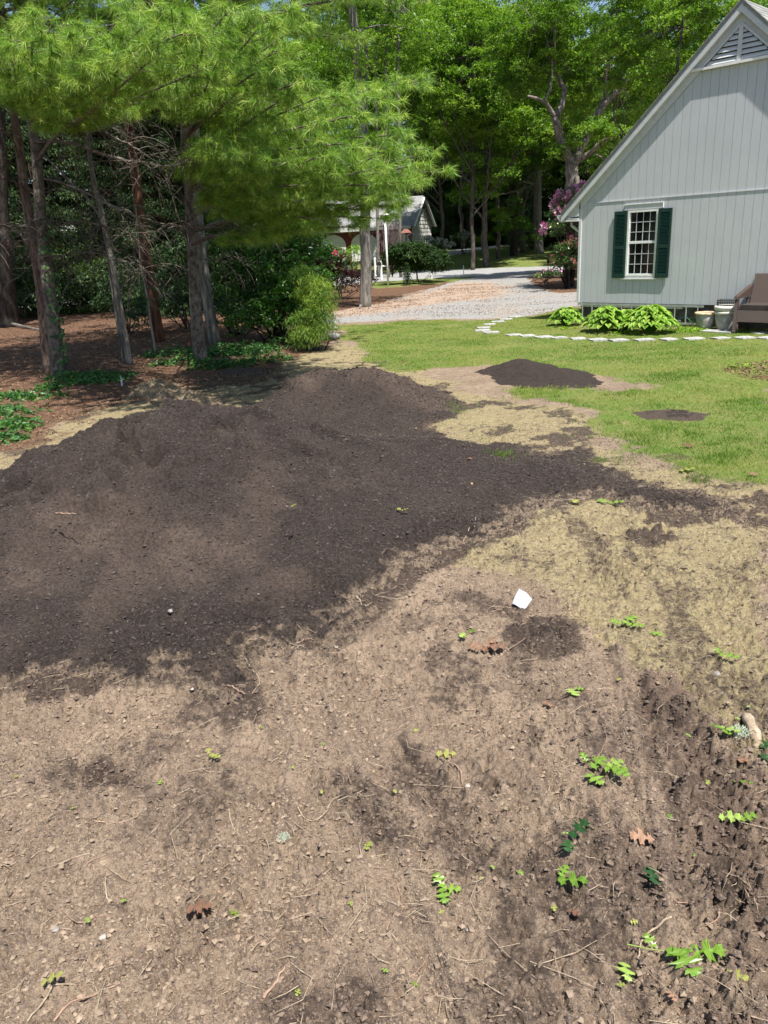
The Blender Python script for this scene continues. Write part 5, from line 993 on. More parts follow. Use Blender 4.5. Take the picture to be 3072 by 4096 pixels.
shrub_mass('weeping_conifer', [(668, 610, 19.3), (690, 620, 19), (705, 640, 18.8), (680, 650, 18.8), (660, 640, 19.2), (700, 665, 18.7), (675, 680, 18.6), (655, 690, 18.8), (698, 690, 18.6), (668, 715, 18.6), (640, 700, 19), (650, 590, 19.6), (660, 728, 18.5), (685, 725, 18.4), (645, 728, 18.7), (700, 712, 18.4)], 'yellow-green weeping conifer at the corner of the gravel', 'conifer', L_YEL, .30, 22, ntips=70, per=9, L=.14, Wd=.09, droop=.8, stems=6)
shrub_mass('rhododendron', [(380, 600, 26), (420, 620, 25), (360, 650, 25), (400, 660, 25), (330, 620, 26), (450, 590, 26), (350, 570, 27), (390, 540, 28), (440, 550, 27)], 'dark leggy rhododendron deep in the shade of the pines', 'rhododendron', L_DARK, .6, 23, ntips=46, per=7, L=.16, Wd=.3, stems=16, flowers=(leafmat('dull_petals', ((.2, .15, .12), (.3, .22, .2), (.4, .3, .3)), .7, .2, .1, (1, 1, 1)), .02, .12, 8))
shrub_mass('rhododendron', [(200, 600, 28), (240, 620, 27), (280, 600, 27), (230, 660, 25), (270, 660, 25), (300, 690, 24), (320, 660, 25)], 'low dark rhododendron between the left pines and the leaning stems', 'rhododendron', L_DARK, .5, 24, ntips=44, per=7, L=.16, Wd=.3, stems=14)
shrub_mass('understory_shrub', [(60, 560, 40), (110, 540, 42), (150, 580, 41), (200, 560, 43), (250, 560, 42), (20, 580, 39), (100, 600, 40), (170, 610, 41)], 'sunlit olive shrubs beyond the road seen between the left trunks', 'shrub', L_OAK2, 1.0, 25, ntips=60, per=6, L=.16, stems=10)
shrub_mass('rhododendron', [(470, 640, 24), (500, 660, 23.5), (520, 690, 22.5), (480, 690, 23), (550, 690, 22)], 'dark low shrub behind the middle pine', 'shrub', L_DARK, .5, 26, ntips=44, per=6, L=.14, Wd=.35, stems=16)
for (px, py, sz, lab) in [(690, 735, .16, 'rounded grey stone at the foot of the weeping conifer, left'), (718, 732, .20, 'flatter grey stone at the foot of the weeping conifer, right'), (700, 715, .14, 'pale stone at the lawn corner by the gravel'), (722, 712, .12, 'small pale stone nearest the lawn corner')]:
    b = at(px, py); q = MB(); th = np.linspace(0, np.pi, 9); q.lathe([(sz*math.sin(a)*1.0+.001, -sz*.5*math.cos(a)) for a in th], 12); V = q.v[0]; V += (fbm(V[:, 0]*9+px, V[:, 1]*9+V[:, 2]*7, 3, 1)-.5)[:, None]*sz*.5; o = q.build('stone', simple('field_stone_%d' % px, (.16, .15, .14), (.32, .30, .28), 14, .9, .5), None, True); o.location = b+np.array([0, 0, sz*.3]); tag(o, lab, 'stone')
# low green plants of the forest edge
def ground_plants(name, spots, label, mat, L, seed, h=.18):
    rg = np.random.default_rng(seed); c = []
    for (px, py, r, n) in spots:
        b = at(px, py); a = rg.uniform(0, 6.28, n); q = r*np.sqrt(rg.random(n)); x = b[0]+q*np.cos(a)*1.3; y = b[1]+q*np.sin(a); c.append(np.c_[x, y, Hg(x, y)+h*rg.random(n)*(1.1-q/r)])
    c = np.concatenate(c); q = whorls(c, 4, L, .6, rg, .05, rg.random(len(c)), .02); o = mesh_np(name, q[0], q[1], mat, None, False, {'tint': q[2]}); return tag(o, label, 'ground plants', kind='stuff')
L_IVY = leafmat('ivy_leaves', ((.02, .075, .02), (.05, .14, .035), (.13, .26, .06)), .45, .3, .4)
ground_plants('ground_cover', [(370, 765, .6, 150), (400, 785, .4, 70), (480, 765, .6, 200), (530, 760, .7, 240), (570, 780, .5, 120), (450, 795, .35, 80), (500, 790, .5, 90), (600, 750, .5, 80), (355, 790, .25, 40)], 'low green seedlings around the middle pine', L_IVY, .09, 31, .3)
ground_plants('ivy_patch', [(170, 815, .55, 160), (220, 822, .5, 150), (140, 830, .4, 60), (30, 890, .5, 70), (10, 920, .4, 90), (90, 860, .4, 60), (10, 950, .25, 70), (250, 812, .4, 60), (0, 860, .5, 120), (50, 930, .2, 20), (110, 840, .3, 40)], 'ivy trailing over the forest floor at left', L_IVY, .10, 32, .08)
ground_plants('bed_weeds', [(1350, 722, .3, 30), (1470, 716, .4, 90), (1230, 711, .2, 16), (1500, 716, .25, 50), (1598, 800, .22, 14), (1600, 795, .15, 10)], 'weeds sprouting in the house bed', L_LIME, .06, 33, .12)
rg = np.random.default_rng(5); c = []; d = []   # ivy climbing the left pine
for k in range(170): z = rg.random()**1.3*3.4; i = int(np.argmin(abs(QA[:, 2]-z))); a = rg.uniform(-1.6, .5); c.append(QA[i]+np.array([math.cos(a)*.17, math.sin(a)*.17, rg.normal()*.05])); d.append((math.cos(a)*.4, math.sin(a)*.4, -.8))
V, F, tt = leaf_quads(np.array(c), np.array(d), np.array(d)[:, [1, 0, 2]]+np.array([.6, -1, .4]), .075, .07, .05, rg.random(170)); o = mesh_np('climbing_ivy', V, F, L_IVY, None, False, {'tint': tt}); tag(o, 'ivy climbing the right side of the left pine trunk', 'ivy')
q = MB(); q.tube(spline([at(-40, 700)+np.array([0, 0, .1]), at(20, 706)+np.array([0, 0, .12]), at(60, 712)+np.array([0, 0, .08]), at(100, 718)+np.array([0, 0, .05])], 16), [.07]*4+[.05]*6+[.03]*6, 8, wob=.1); tag(q.build('fallen_log', B_GREY, None, True), 'pale fallen branch on the forest floor at far left', 'fallen branch')
# ================= surface litter and grass =================
rg = np.random.default_rng(99)
def fan_pts(n, d0, d1, u0=-.62, u1=.62, pw=1.0):
    """points over the yard, denser where the ground is near"""
    v = np.linspace(0, 1, 400); s = np.tan(np.linspace(math.atan(CAMH/d1), math.atan(CAMH/d0), 400)); yv = CAMH/s; w_ = 1/(yv**pw); cdf = np.cumsum(w_*np.abs(np.gradient(yv))*yv); cdf /= cdf[-1]
    y = np.interp(rg.random(n), cdf, yv); x = rg.uniform(u0, u1, n)*(.943*y+.8); return x, y
def fast_detail(x, y): return G(x, y)+ground_detail(x, y)
def surf(x, y):
    z = fast_detail(x, y); h, s = pile_h(x, y); return np.where(h > -.008, z*np.where(h > .1, .3, 1)+h, z), h
OCT = np.array([[1, 0, 0], [-1, 0, 0], [0, 1, 0], [0, -1, 0], [0, 0, 1], [0, 0, -1.]]); OF = np.array([[0, 2, 4], [2, 1, 4], [1, 3, 4], [3, 0, 4], [2, 0, 5], [1, 2, 5], [3, 1, 5], [0, 3, 5]])
def crumbs(name, x, y, z, size, mat, label, cat, tint):
    n = len(x); V = OCT[None]*(rg.uniform(.5, 1.2, (n, 6, 1)))*size[:, None, None]*np.array([1, 1, .7]); a = rg.uniform(0, 6.28, n); ca, sa_ = np.cos(a)[:, None], np.sin(a)[:, None]
    V = np.stack([V[..., 0]*ca-V[..., 1]*sa_, V[..., 0]*sa_+V[..., 1]*ca, V[..., 2]+V[..., 0]*.3], -1)+np.stack([x, y, z+size*.25], -1)[:, None]; F = OF[None]+np.arange(n)[:, None, None]*6
    o = mesh_np(name, V.reshape(-1, 3), F.reshape(-1, 3), mat, None, False, {'tint': np.repeat(tint, 6)}); return tag(o, label, cat, kind='stuff')
m, nt, b = newmat('soil_crumb'); t = attr(nt, 'tint'); c = mixc(nt, rampf(nt, t, 0, .6), (.07, .05, .04), (.27, .205, .145)); c = mixc(nt, rampf(nt, t, .7, 1), c, (.40, .31, .225)); c = mixc(nt, rampf(nt, noise(nt, 90, 4, .7), .4, .7), c, (.2, .145, .105)); nt.links.new(c, b.inputs['Base Color']); b.inputs['Roughness'].default_value = .95; M_CR = m
x, y = fan_pts(150000, 1.6, 10, pw=1.6); mk = ground_masks(x, y); z, h = surf(x, y); dens = (1-mk['lawn'])*(1-.55*mk['thatch'])*np.where(h > .0, 0, 1)*sstep(.28, .6, fbm(x*3, y*3, 3, 3)+rg.random(len(x))*.25)
k = rg.random(len(x)) < dens; x, y, z = x[k], y[k], z[k]; sz = .0018+.0028*rg.random(len(x))+.014*rg.random(len(x))**10+.0005*y
rough = sstep(-.2, .2, poly_sd(x, y, ROUGH)); sz = sz*(1+.15*rough); crumbs('soil_crumbs', x, y, z, sz, M_CR, 'loose soil crumbs over the bare earth', 'soil', np.clip(rg.random(len(x))*.9-.3*rough-1.0*mk['comp'][k], 0, 1))
m, nt, b = newmat('compost_crumb'); t = attr(nt, 'tint'); c = mixc(nt, rampf(nt, t, 0, .85), (.024, .018, .016), (.072, .055, .047)); c = mixc(nt, rampf(nt, t, .985, 1), c, (.17, .14, .12)); nt.links.new(c, b.inputs['Base Color']); b.inputs['Roughness'].default_value = .95; M_CC = m
x, y = fan_pts(150000, 3.2, 13, -.62, .5, pw=1.0); z, h = surf(x, y); k = h > .0; x, y, z = x[k], y[k], z[k]; sz = .002+.003*rg.random(len(x))+.012*rg.random(len(x))**14+.0006*y; crumbs('compost_crumbs', x, y, z, sz, M_CC, 'loose crumbs over the compost heap', 'soil', rg.random(len(x)))
# grass blades
L_GR = leafmat('grass_blades', ((.08, .16, .022), (.15, .25, .035), (.32, .34, .10)), .55, .35, .25); L_STRAW = leafmat('dry_straw', ((.12, .085, .05), (.33, .26, .15), (.56, .48, .32)), .7, .2, .2, (1, 1, 1))
def blades(x, y, z, L, wd, lean, lay=None):
    n = len(x); a = rg.uniform(0, 6.28, n); d = np.stack([np.cos(a)*lean, np.sin(a)*lean, np.ones(n)*(1 if lay is None else lay)], -1); d = unit(d); s = np.stack([-np.sin(a+1.2), np.cos(a+1.2), 0*a], -1)*wd[:, None]*.5; p = np.stack([x, y, z-.004], -1); e = d*L[:, None]; m1 = p+e*.55; tip = p+e+np.stack([np.cos(a), np.sin(a), -.5+0*a], -1)*(L*lean*.35)[:, None]
    V = np.stack([p-s, p+s, m1+s*.8, m1-s*.8, tip], 1).reshape(-1, 3); b_ = np.arange(n)[:, None]*5; return V, [b_+np.array([[0, 1, 2, 3]]), b_+np.array([[3, 2, 4]])]
x, y = fan_pts(420000, 6.5, 30, -.1, .66, pw=.9); mk = ground_masks(x, y); den = mk['lawn']*(1-mk['comp'])*(1-mk['forest'])*(poly_sd(x, y, GRAVEL) < -.05)*np.clip(.35+1.6*(fbm(x*1.5, y*1.5, 4, 5)-.3), .1, 1)
den = np.maximum(den, .05*mk['thatch']*(fbm(x*2, y*2, 3, 1) > .5)); h, s = pile_h(x, y); s0 = (x-HO[0])*HX[0]+(y-HO[1])*HX[1]; nn = -((x-HO[0])*HY[0]+(y-HO[1])*HY[1]); k = (rg.random(len(x)) < den) & (h < 0) & ((nn > -.03) | (s0 < -.3)); x, y = x[k], y[k]; z = fast_detail(x, y)
tall = sstep(.5, .75, fbm(x*2.2, y*2.2, 3, 2))*sstep(17, 11, y); L = (.022+.02*rg.random(len(x)))*(1+1.3*tall); V, F = blades(x, y, z, L, .0035+.0004*y, rg.uniform(.2, 1.0, len(x)))
yel = sstep(.42, .66, fbm(x*.7+2, y*1.1, 4, 6)); tt = np.clip(.12+.55*rg.random(len(x))+.6*yel-.15*tall, 0, 1); tag(mesh_np('grass', V, F, L_GR, None, False, {'tint': np.repeat(tt, 5)}), 'short green lawn grass beside the compost', 'grass', kind='stuff')
# taller tufts invading the bare ground
tuf = [(1300, 1000), (1480, 1012), (1510, 1040), (1500, 1030), (1380, 985), (980, 880), (1090, 995), (1150, 860), (1120, 850), (1200, 858), (1235, 866), (1080, 1000), (1560, 1000), (1470, 1018), (985, 890), (1350, 1002), (1320, 915), (1540, 960), (1600, 950), (1500, 940)]; xs = []; ys_ = []
for a, b_ in tuf: p = at(a, b_, 0.0); n = 70; xs.append(p[0]+rg.normal(size=n)*.08); ys_.append(p[1]+rg.normal(size=n)*.06)
x = np.concatenate(xs); y = np.concatenate(ys_); z, h = surf(x, y); V, F = blades(x, y, z, .05+.06*rg.random(len(x)), np.full(len(x), .005), rg.uniform(.2, 1.2, len(x))); tag(mesh_np('grass_tufts', V, F, L_GR, None, False, {'tint': np.repeat(rg.random(len(x))*.7, 5)}), 'longer grass tufts on the ragged edge of the lawn', 'grass', kind='stuff')
# dry straw and thatch
x, y = fan_pts(330000, 2.2, 16, pw=1.2); x = np.concatenate([x, rg.uniform(-6, -2.4, 6000)]); y = np.concatenate([y, rg.uniform(10.5, 14, 6000)]); mk = ground_masks(x, y); z, h = surf(x, y); den = (mk['thatch']*(1-mk['comp']*.8)*(1-.7*mk['lawn'])+(.035+.15*sstep(6, 9, y))*(1-mk['thatch'])*(1-mk['lawn']))*np.where(h > .03, .02, 1)*np.clip(.25+2.2*(fbm(x*2.6, y*2.6, 4, 2)-.35), .05, 1)
k = rg.random(len(x)) < den; x, y, z = x[k], y[k], z[k]; n = len(x); V, F = blades(x, y, z+.006, .03+.06*rg.random(n), .0018+.0005*y*rg.random(n), np.ones(n), rg.uniform(-.02, .3, n)); tag(mesh_np('dry_thatch', V, F, L_STRAW, None, False, {'tint': np.repeat(rg.random(n), 5)}), 'matted dry straw lying over the bare ground', 'straw', kind='stuff')
# forest litter: brown leaves
L_LIT = leafmat('brown_leaf_litter', ((.07, .036, .022), (.18, .10, .06), (.36, .24, .15)), .7, .15, .2, (1, 1, 1))
x = rg.uniform(-16, 3, 60000); y = rg.uniform(7, 40, 60000); mk = ground_masks(x, y); k = (rg.random(len(x)) < mk['forest']*sstep(45, 12, y)*.9+mk['thatch']*.10*(x < 1)); x, y = x[k], y[k]; z = fast_detail(x, y)+.01; h, s = pile_h(x, y); z = z+np.maximum(h, 0); n = len(x); d = rg.normal(size=(n, 3)); d[:, 2] *= .25
V, F, tt = leaf_quads(np.c_[x, y, z], d, rg.normal(size=(n, 3))*.35+np.array([0, 0, 1]), .07*rg.uniform(.5, 1.3, n), .03*rg.uniform(.6, 1.3, n), .15, rg.random(n)); tag(mesh_np('leaf_litter', V, F, L_LIT, None, False, {'tint': tt}), 'brown fallen leaves and needles on the forest floor', 'leaf litter', kind='stuff')
bx = []   # mulch over the beds and along the drive
for P_, n in ((BED, 2500), (RBED, 1500), (RHBED, 5000)):
    lo, hi = P_.min(0), P_.max(0); x = rg.uniform(lo[0], hi[0], n); y = rg.uniform(lo[1], hi[1], n); k = poly_sd(x, y, P_) > -.1; bx.append(np.c_[x[k], y[k]])
g1 = np.c_[rg.uniform(-3, 8, 9000), rg.uniform(22, 38, 9000)]; k = (poly_sd(g1[:, 0], g1[:, 1], GRAVEL) > -.3) & (rg.random(9000) < sstep(.48, .62, fbm(g1[:, 0]*.5, g1[:, 1]*.8, 4, 5))); bx.append(g1[k]); g1 = np.c_[rg.uniform(-4, 8, 26000), rg.uniform(22, 42, 26000)]; k = rg.random(26000) < lit_(g1[:, 0], g1[:, 1])*.9*sstep(.4, .6, fbm(g1[:, 0]*1.2, g1[:, 1]*2, 4, 3)); bx.append(g1[k]); q = np.concatenate(bx); n = len(q); z = fast_detail(q[:, 0], q[:, 1])+.03; d = rg.normal(size=(n, 3)); d[:, 2] *= .2
V, F, tt = leaf_quads(np.c_[q, z], d, rg.normal(size=(n, 3))*.3+np.array([0, 0, 1]), .06*rg.uniform(.5, 1.3, n), .025, .1, rg.random(n)); tag(mesh_np('mulch', V, F, L_LIT, None, False, {'tint': tt}), 'brown mulch chips and leaves on beds and drive', 'mulch', kind='stuff')
# twigs
M_STICK = simple('bleached_twig', (.24, .18, .12), (.42, .34, .25), 30, .85, .4, 80); M_ROOT = simple('pinkish_root', (.24, .15, .105), (.36, .25, .18), 30, .9, .4, 80)
def onsurf(px, py, lift=.006):
    p = at(px, py, 0.0); 
    for k in range(3): z, h = surf(p[:1], p[1:2]); p = at(px, py, float(z[0]))
    return np.array([p[0], p[1], float(z[0])+lift])
TW = [([(205, 1778), (265, 1778), (308, 1762)], .006, 'pale bent twig lying left of centre on the bare soil'), ([(570, 2159), (600, 2118), (625, 2079)], .009, 'thick bleached stick near the bottom left of centre'), ([(495, 1749), (500, 1781), (517, 1806)], .005, 'short curved root upright in the left foreground'),
      ([(227, 1894), (230, 1929), (237, 1954)], .006, 'stubby vertical twig in the lower left soil'), ([(60, 2209), (95, 2164), (120, 2131), (170, 2130)], .006, 'hooked root at the bottom left corner'), ([(117, 2209), (150, 2169), (210, 2149), (260, 2124)], .007, 'long forked root running along the bottom left'),
      ([(435, 1864), (455, 1842), (475, 1819)], .005, 'diagonal twig above the brown dry leaf'), ([(145, 1984), (175, 1994), (210, 1990), (250, 1981)], .004, 'thin pink root near the pale grey pebble'), ([(472, 1936), (542, 1919)], .006, 'straight twig right of the purplish dry leaf'),
      ([(640, 1734), (655, 1769), (680, 1778), (705, 1769), (717, 1739), (760, 1714)], .005, 'curling root looped over the soil at centre left'), ([(180, 1874), (200, 1859), (232, 1849)], .004, 'thin pale root left of the vertical twig'), ([(770, 1290), (780, 1310), (792, 1330)], .010, 'splintered stick at the foot of the compost spread'),
      ([(490, 1483), (512, 1492), (530, 1500)], .008, 'pale stick at the lower rim of the compost'), ([(1450, 1984), (1400, 2019), (1380, 2059), (1385, 2091)], .007, 'grey arched root beside the big green oak spray'), ([(1430, 1946), (1460, 1956), (1540, 1961), (1552, 1985), (1520, 2003)], .005, 'long straw-coloured root above the big green oak spray'),
      ([(920, 2074), (890, 2109), (845, 2126)], .004, 'thin twig at bottom centre'), ([(918, 2105), (890, 2135), (867, 2156)], .005, 'twig with bud just below the thin bottom one'), ([(890, 1879), (950, 1881)], .004, 'thin horizontal twig left of the pointed oak leaf'), ([(1610, 1924), (1640, 1979)], .004, 'straight stem near the right edge of the soil'),
      ([(1074, 1429), (1099, 1404), (1136, 1379)], .005, 'brown stem rising from the rust oak leaf'), ([(1061, 1323), (1086, 1316), (1105, 1319)], .005, 'pale stalk touching the left side of the white tag'), ([(1146, 1325), (1177, 1335)], .005, 'pale stalk touching the right side of the white tag'), ([(1255, 1295), (1256, 1339)], .005, 'upright straw stalk right of the white tag'),
      ([(1228, 1324), (1252, 1335)], .007, 'short whitish root between tag and straw stalk'), ([(205, 1850), (170, 1850), (130, 1866), (90, 1880)], .004, 'dark root fibre at the left edge of the soil'), ([(640, 1390), (670, 1384), (700, 1400)], .006, 'looped root at the lower right rim of the compost'), ([(530, 1430), (560, 1470), (545, 1500)], .005, 'upright root fibres at the compost rim'),
      ([(1210, 835), (1290, 834), (1312, 826)], .012, 'dark stick at the right foot of the small compost mound'), ([(1000, 1175), (1026, 1120), (1024, 1148)], .006, 'pink forked twig on the right rim of the spread'), ([(835, 2010), (868, 1960), (855, 1900)], .004, 'fine grey stem at lower centre'), ([(950, 1640), (990, 1660), (1000, 1700)], .006, 'curved stalk right of the yellow leaf'),
      ([(1290, 1640), (1310, 1600), (1300, 1560)], .003, 'hair-thin root in the right foreground'), ([(700, 2000), (735, 2090)], .003, 'hair-thin straight root at bottom centre'), ([(120, 1110), (165, 1112)], .010, 'short pale stick on the face of the compost heap')]
for P_, r0, lab in TW:
    r0 *= .62
    Q = spline([onsurf(a, b, r0*1.3) for a, b in P_], 12); z, h = surf(Q[:, 0], Q[:, 1]); Q[:, 2] = np.maximum(z+r0*.8, Q[:, 2]); Q[1:-1] += rg.normal(size=(10, 3))*r0*.5; q = MB(); c0 = Q.mean(0); q.tube(Q-c0, np.linspace(r0, r0*.55, 12), 7, wob=.08); o = q.build('twig', M_ROOT if rg.random() < .35 else M_STICK, None, True); o.location = c0; tag(o, lab, 'twig', 'twigs and roots on the bare soil')
x, y = fan_pts(1500, 1.7, 9, pw=1.6); mk = ground_masks(x, y); z, h = surf(x, y); k = (h < .02) & (mk['lawn'] < .2); x, y, z = x[k], y[k], z[k]; q = MB()
for i in range(len(x)):
    L = rg.uniform(.015, .06)*(1+2*(rg.random() < .1)); a = rg.uniform(0, 6.28); b_ = a+rg.normal()*.6; p = np.array([x[i], y[i], z[i]+.005]); q.tube([p, p+np.array([math.cos(a)*L, math.sin(a)*L, .004]), p+np.array([(math.cos(a)+math.cos(b_))*L, (math.sin(a)+math.sin(b_))*L, .001])], [.0016, .0014, .0007], 4, cap=False)
tag(q.build('root_fibres', M_STICK, None), 'fine roots and fibres scattered over the soil', 'roots', kind='stuff')
# oak leaves
def oak_outline(n_l=3, dp=.62):
    P = [(0, 0)]; ys2 = [.10, .22, .34, .46, .58, .70, .80, .90, 1.0]
    side = [(.02, .06), (.14, .14), (.27, .15), (.18, .22), (.24, .30), (.05, .29), (.06, .40), (.26, .47), (.45, .48), (.33, .54), (.40, .66), (.22, .60), (.06, .58), (.07, .70), (.20, .80), (.31, .86), (.17, .86), (.18, .98), (.06, .88), (.0, 1.08)]
    return side
SIDE = oak_outline()
def oak_leaf(mb, p, ang, L, curl=.15, tilt=(0, 0), tint=.5, asym=1.0):
    """lobed leaf with a folded midrib"""
    V = []; F = []; SD = [(max(0, u*rg.uniform(.75, 1.2)), v+rg.normal()*.012) for u, v in SIDE]; ca, sa_ = math.cos(ang), math.sin(ang)
    def pos(u, v): z = abs(u)*.10*L+curl*L*math.sin(v*2.6)*.22-curl*L*(abs(u)**2)*.6; z += L*.03*math.sin(v*17+u*9); xx, yy_ = u*L, v*L; return p+np.array([xx*ca-yy_*sa_, xx*sa_+yy_*ca, z+xx*tilt[0]+yy_*tilt[1]])
    for sgn in (-1, 1):
        b0 = len(V)
        for (u, v) in SD: V.append(pos(u*sgn*asym, v)); V.append(pos(0, min(v, 1.05))); 
        for i in range(len(SIDE)-1): F.append([b0+2*i, b0+2*i+1, b0+2*i+3, b0+2*i+2] if sgn > 0 else [b0+2*i, b0+2*i+2, b0+2*i+3, b0+2*i+1])
    mb.add(V, F, tint); s = p-np.array([-sa_, ca, 0])*L*.35; return s
def leafgl(name, cols, **k): m = leafmat(name, cols, **k); return m
L_FRESH = leafmat('fresh_oak_leaf', ((.07, .15, .015), (.16, .28, .03), (.32, .44, .10)), .38, .25, .6); L_DKG = leafmat('deep_green_leaf', ((.015, .05, .012), (.03, .09, .018), (.07, .17, .04)), .3, .15, .6); L_RUST = leafmat('rust_leaf', ((.12, .06, .04), (.27, .15, .095), (.42, .27, .18)), .6, .2, .3, (1, 1, 1)); L_YEL2 = leafmat('yellow_green_scrap', ((.16, .22, .04), (.26, .31, .06), (.34, .33, .10)), .5, .25, .4)
def leaf_thing(px, py, parts, mat, label, cat='oak leaf', name='oak_leaf', stem=None, lift=.015, group=None):
    p = onsurf(px, py, lift); q = MB()
    for (dx, dy, ang, L, curl, tx, ty, ti) in parts:
        L = L*.86
        aa = R(ang); vv_ = np.array([(u, v) for u in (-.3, 0, .3) for v in (0, .5, 1.)])*L; sx_ = p[0]+dx+vv_[:, 0]*math.cos(aa)-vv_[:, 1]*math.sin(aa); sy_ = p[1]+dy+vv_[:, 0]*math.sin(aa)+vv_[:, 1]*math.cos(aa); zt_ = np.sort(surf(sx_, sy_)[0])[-3]-p[2]
        oak_leaf(q, np.array([dx, dy, max(0, zt_)+.006+.004*len(q.v)]), R(ang), L, curl, (tx, ty), ti)
    if stem: q.tube([np.array(a) for a in stem], np.linspace(.0022, .0012, len(stem)), 5, .9)
    o = q.build(name, mat, None, False); o.location = p; return tag(o, label, cat, group)
leaf_thing(1420, 2075, [(.02, .0, -130, .13, .2, .1, .0, .3), (.05, .0, -165, .15, .2, 0, .1, .4), (.10, -.01, -95, .14, .25, 0, .1, .5), (.0, .02, 20, .07, .2, 0, .1, .6)], L_FRESH, 'largest bright green spray of pointed oak leaves, lower right', name='oak_spray', stem=[(-.09, .05, .01), (-.03, .02, .02), (.1, -.01, .02)])
leaf_thing(952, 1930, [(0, 0, -100, .09, .3, .1, .1, .7), (.01, .0, 20, .08, .3, 0, .2, .6), (0, 0, -170, .09, .3, 0, 0, .4)], L_FRESH, 'bright green three-armed oak spray at lower centre', name='oak_spray'); leaf_thing(1200, 1912, [(0, 0, -95, .14, .35, .2, 0, .35), (.02, .01, -40, .07, .3, 0, .2, .5)], L_FRESH, 'green oak leaf pointing right, lower right of centre')
leaf_thing(1265, 1680, [(0, 0, -150, .12, .3, .1, .1, .6), (.03, .03, -60, .11, .4, 0, .2, .5), (.08, .02, -110, .13, .35, .1, .1, .55), (.10, .03, -75, .11, .4, .1, 0, .8), (.02, .06, 10, .07, .3, .1, .2, .5), (.12, 0, -140, .10, .3, 0, .1, .4)], L_FRESH, 'wilted clump of lime oak leaves right of centre', name='oak_spray')
leaf_thing(1225, 1822, [(0, 0, -190, .10, .3, .1, .2, .4), (.01, .0, -60, .11, .4, .1, .4, .2)], L_DKG, 'dark green folded oak leaf right of centre'); leaf_thing(1403, 1888, [(0, 0, 170, .12, .3, .6, .1, .2)], L_DKG, 'narrow dark green curled leaf right of the green pointing leaf')
leaf_thing(1548, 1775, [(0, 0, -100, .11, .25, 0, .1, .9)], L_FRESH, 'pale green oak leaf by the right side of the soil'); leaf_thing(1595, 1780, [(0, 0, -80, .09, .3, 0, .1, .5)], L_FRESH, 'small green oak leaf just right of the pale one'); leaf_thing(1575, 1724, [(0, 0, -120, .10, .2, .5, .2, .5)], L_FRESH, 'plain green leaf above the pair at the right side')
leaf_thing(1345, 2088, [(0, 0, 175, .10, .5, .4, .1, .8)], L_FRESH, 'curled pale leaf left of the largest oak spray'); leaf_thing(1560, 2115, [(0, 0, -120, .09, .4, .3, .1, .8)], L_YEL2, 'crumpled yellow-green leaf right of the largest oak spray'); leaf_thing(1345, 1357, [(0, 0, -60, .14, .3, .1, .1, .7), (.02, 0, -120, .13, .3, .1, .1, .6), (0, 0, 60, .10, .3, .1, .1, .6)], L_FRESH, 'green oak spray right of the white tag', name='oak_spray')
leaf_thing(1400, 1372, [(0, 0, -140, .11, .3, .1, .1, .6)], L_FRESH, 'single green leaf just right of the tag-side spray'); leaf_thing(1550, 1420, [(0, 0, -130, .13, .3, .1, .1, .5), (0, 0, -20, .08, .3, 0, 0, .6)], L_FRESH, 'green oak leaf in the straw near the right edge'); leaf_thing(1228, 1496, [(0, 0, 190, .12, .2, .2, .2, .9), (.03, 0, -110, .06, .2, 0, 0, .6)], L_FRESH, 'light green leaf standing above the soil at mid right')
leaf_thing(940, 1640, [(0, 0, -95, .12, .3, .1, 0, .95)], L_YEL2, 'yellow-green leaf lying flat at centre'); leaf_thing(1310, 1092, [(0, 0, -100, .18, .2, .1, .1, .6), (0, 0, 20, .14, .2, 0, 0, .6)], L_FRESH, 'green spray on the straw island beyond the tag', name='oak_spray'); leaf_thing(1245, 1084, [(0, 0, 160, .15, .2, .1, .1, .8)], L_YEL2, 'yellowish leaf left of the straw island spray')
leaf_thing(1465, 1022, [(0, 0, -90, .20, .2, .1, .1, .7)], L_YEL2, 'bright yellow-green leaf on the edge of the lawn'); leaf_thing(1535, 1572, [(0, 0, 200, .14, .5, .5, .1, .4), (.02, -.03, 230, .12, .3, .3, .1, .8)], L_FRESH, 'curled green stem and leaf above the crumbled root'); leaf_thing(1640, 1635, [(0, 0, 190, .12, .3, .3, .1, .3), (.02, .03, -60, .10, .3, 0, 0, .3)], L_DKG, 'deep green oak leaf at the right edge')
leaf_thing(1005, 1378, [(0, 0, -60, .10, .3, .3, .1, .4), (0, 0, 150, .08, .3, .3, .1, .9)], L_FRESH, 'folded green leaf left of the rust oak leaf'); leaf_thing(1035, 1412, [(0, 0, -90, .19, .5, .2, .1, .4), (.03, .02, -50, .14, .6, .3, .1, .7), (.02, 0, 60, .10, .5, .3, .1, .4)], L_RUST, 'rust coloured dry oak leaf below the white tag', name='dry_oak_leaf')
leaf_thing(1170, 1522, [(0, 0, -150, .09, .5, .3, .1, .5)], L_RUST, 'small orange dry leaf at mid right', name='dry_oak_leaf'); leaf_thing(1415, 1832, [(0, 0, 80, .12, .4, .2, .1, .7)], L_RUST, 'crumpled tan dry leaf right of the dark green leaf', name='dry_oak_leaf'); leaf_thing(1575, 1650, [(0, 0, -100, .10, .3, .2, 0, .5)], L_RUST, 'ochre dry leaf near the right edge', name='dry_oak_leaf')
leaf_thing(400, 1978, [(0, 0, -80, .12, .5, .2, 0, .3)], L_RUST, 'purplish dry leaf in the lower left soil', name='dry_oak_leaf'); leaf_thing(1225, 1975, [(0, 0, -120, .06, .5, .2, 0, .2)], L_RUST, 'dark scrap of dry leaf under the right-pointing leaf', name='dry_oak_leaf'); leaf_thing(1440, 2150, [(0, 0, 200, .05, .6, .2, 0, .6)], L_RUST, 'little curled orange leaf at the bottom right', name='dry_oak_leaf')
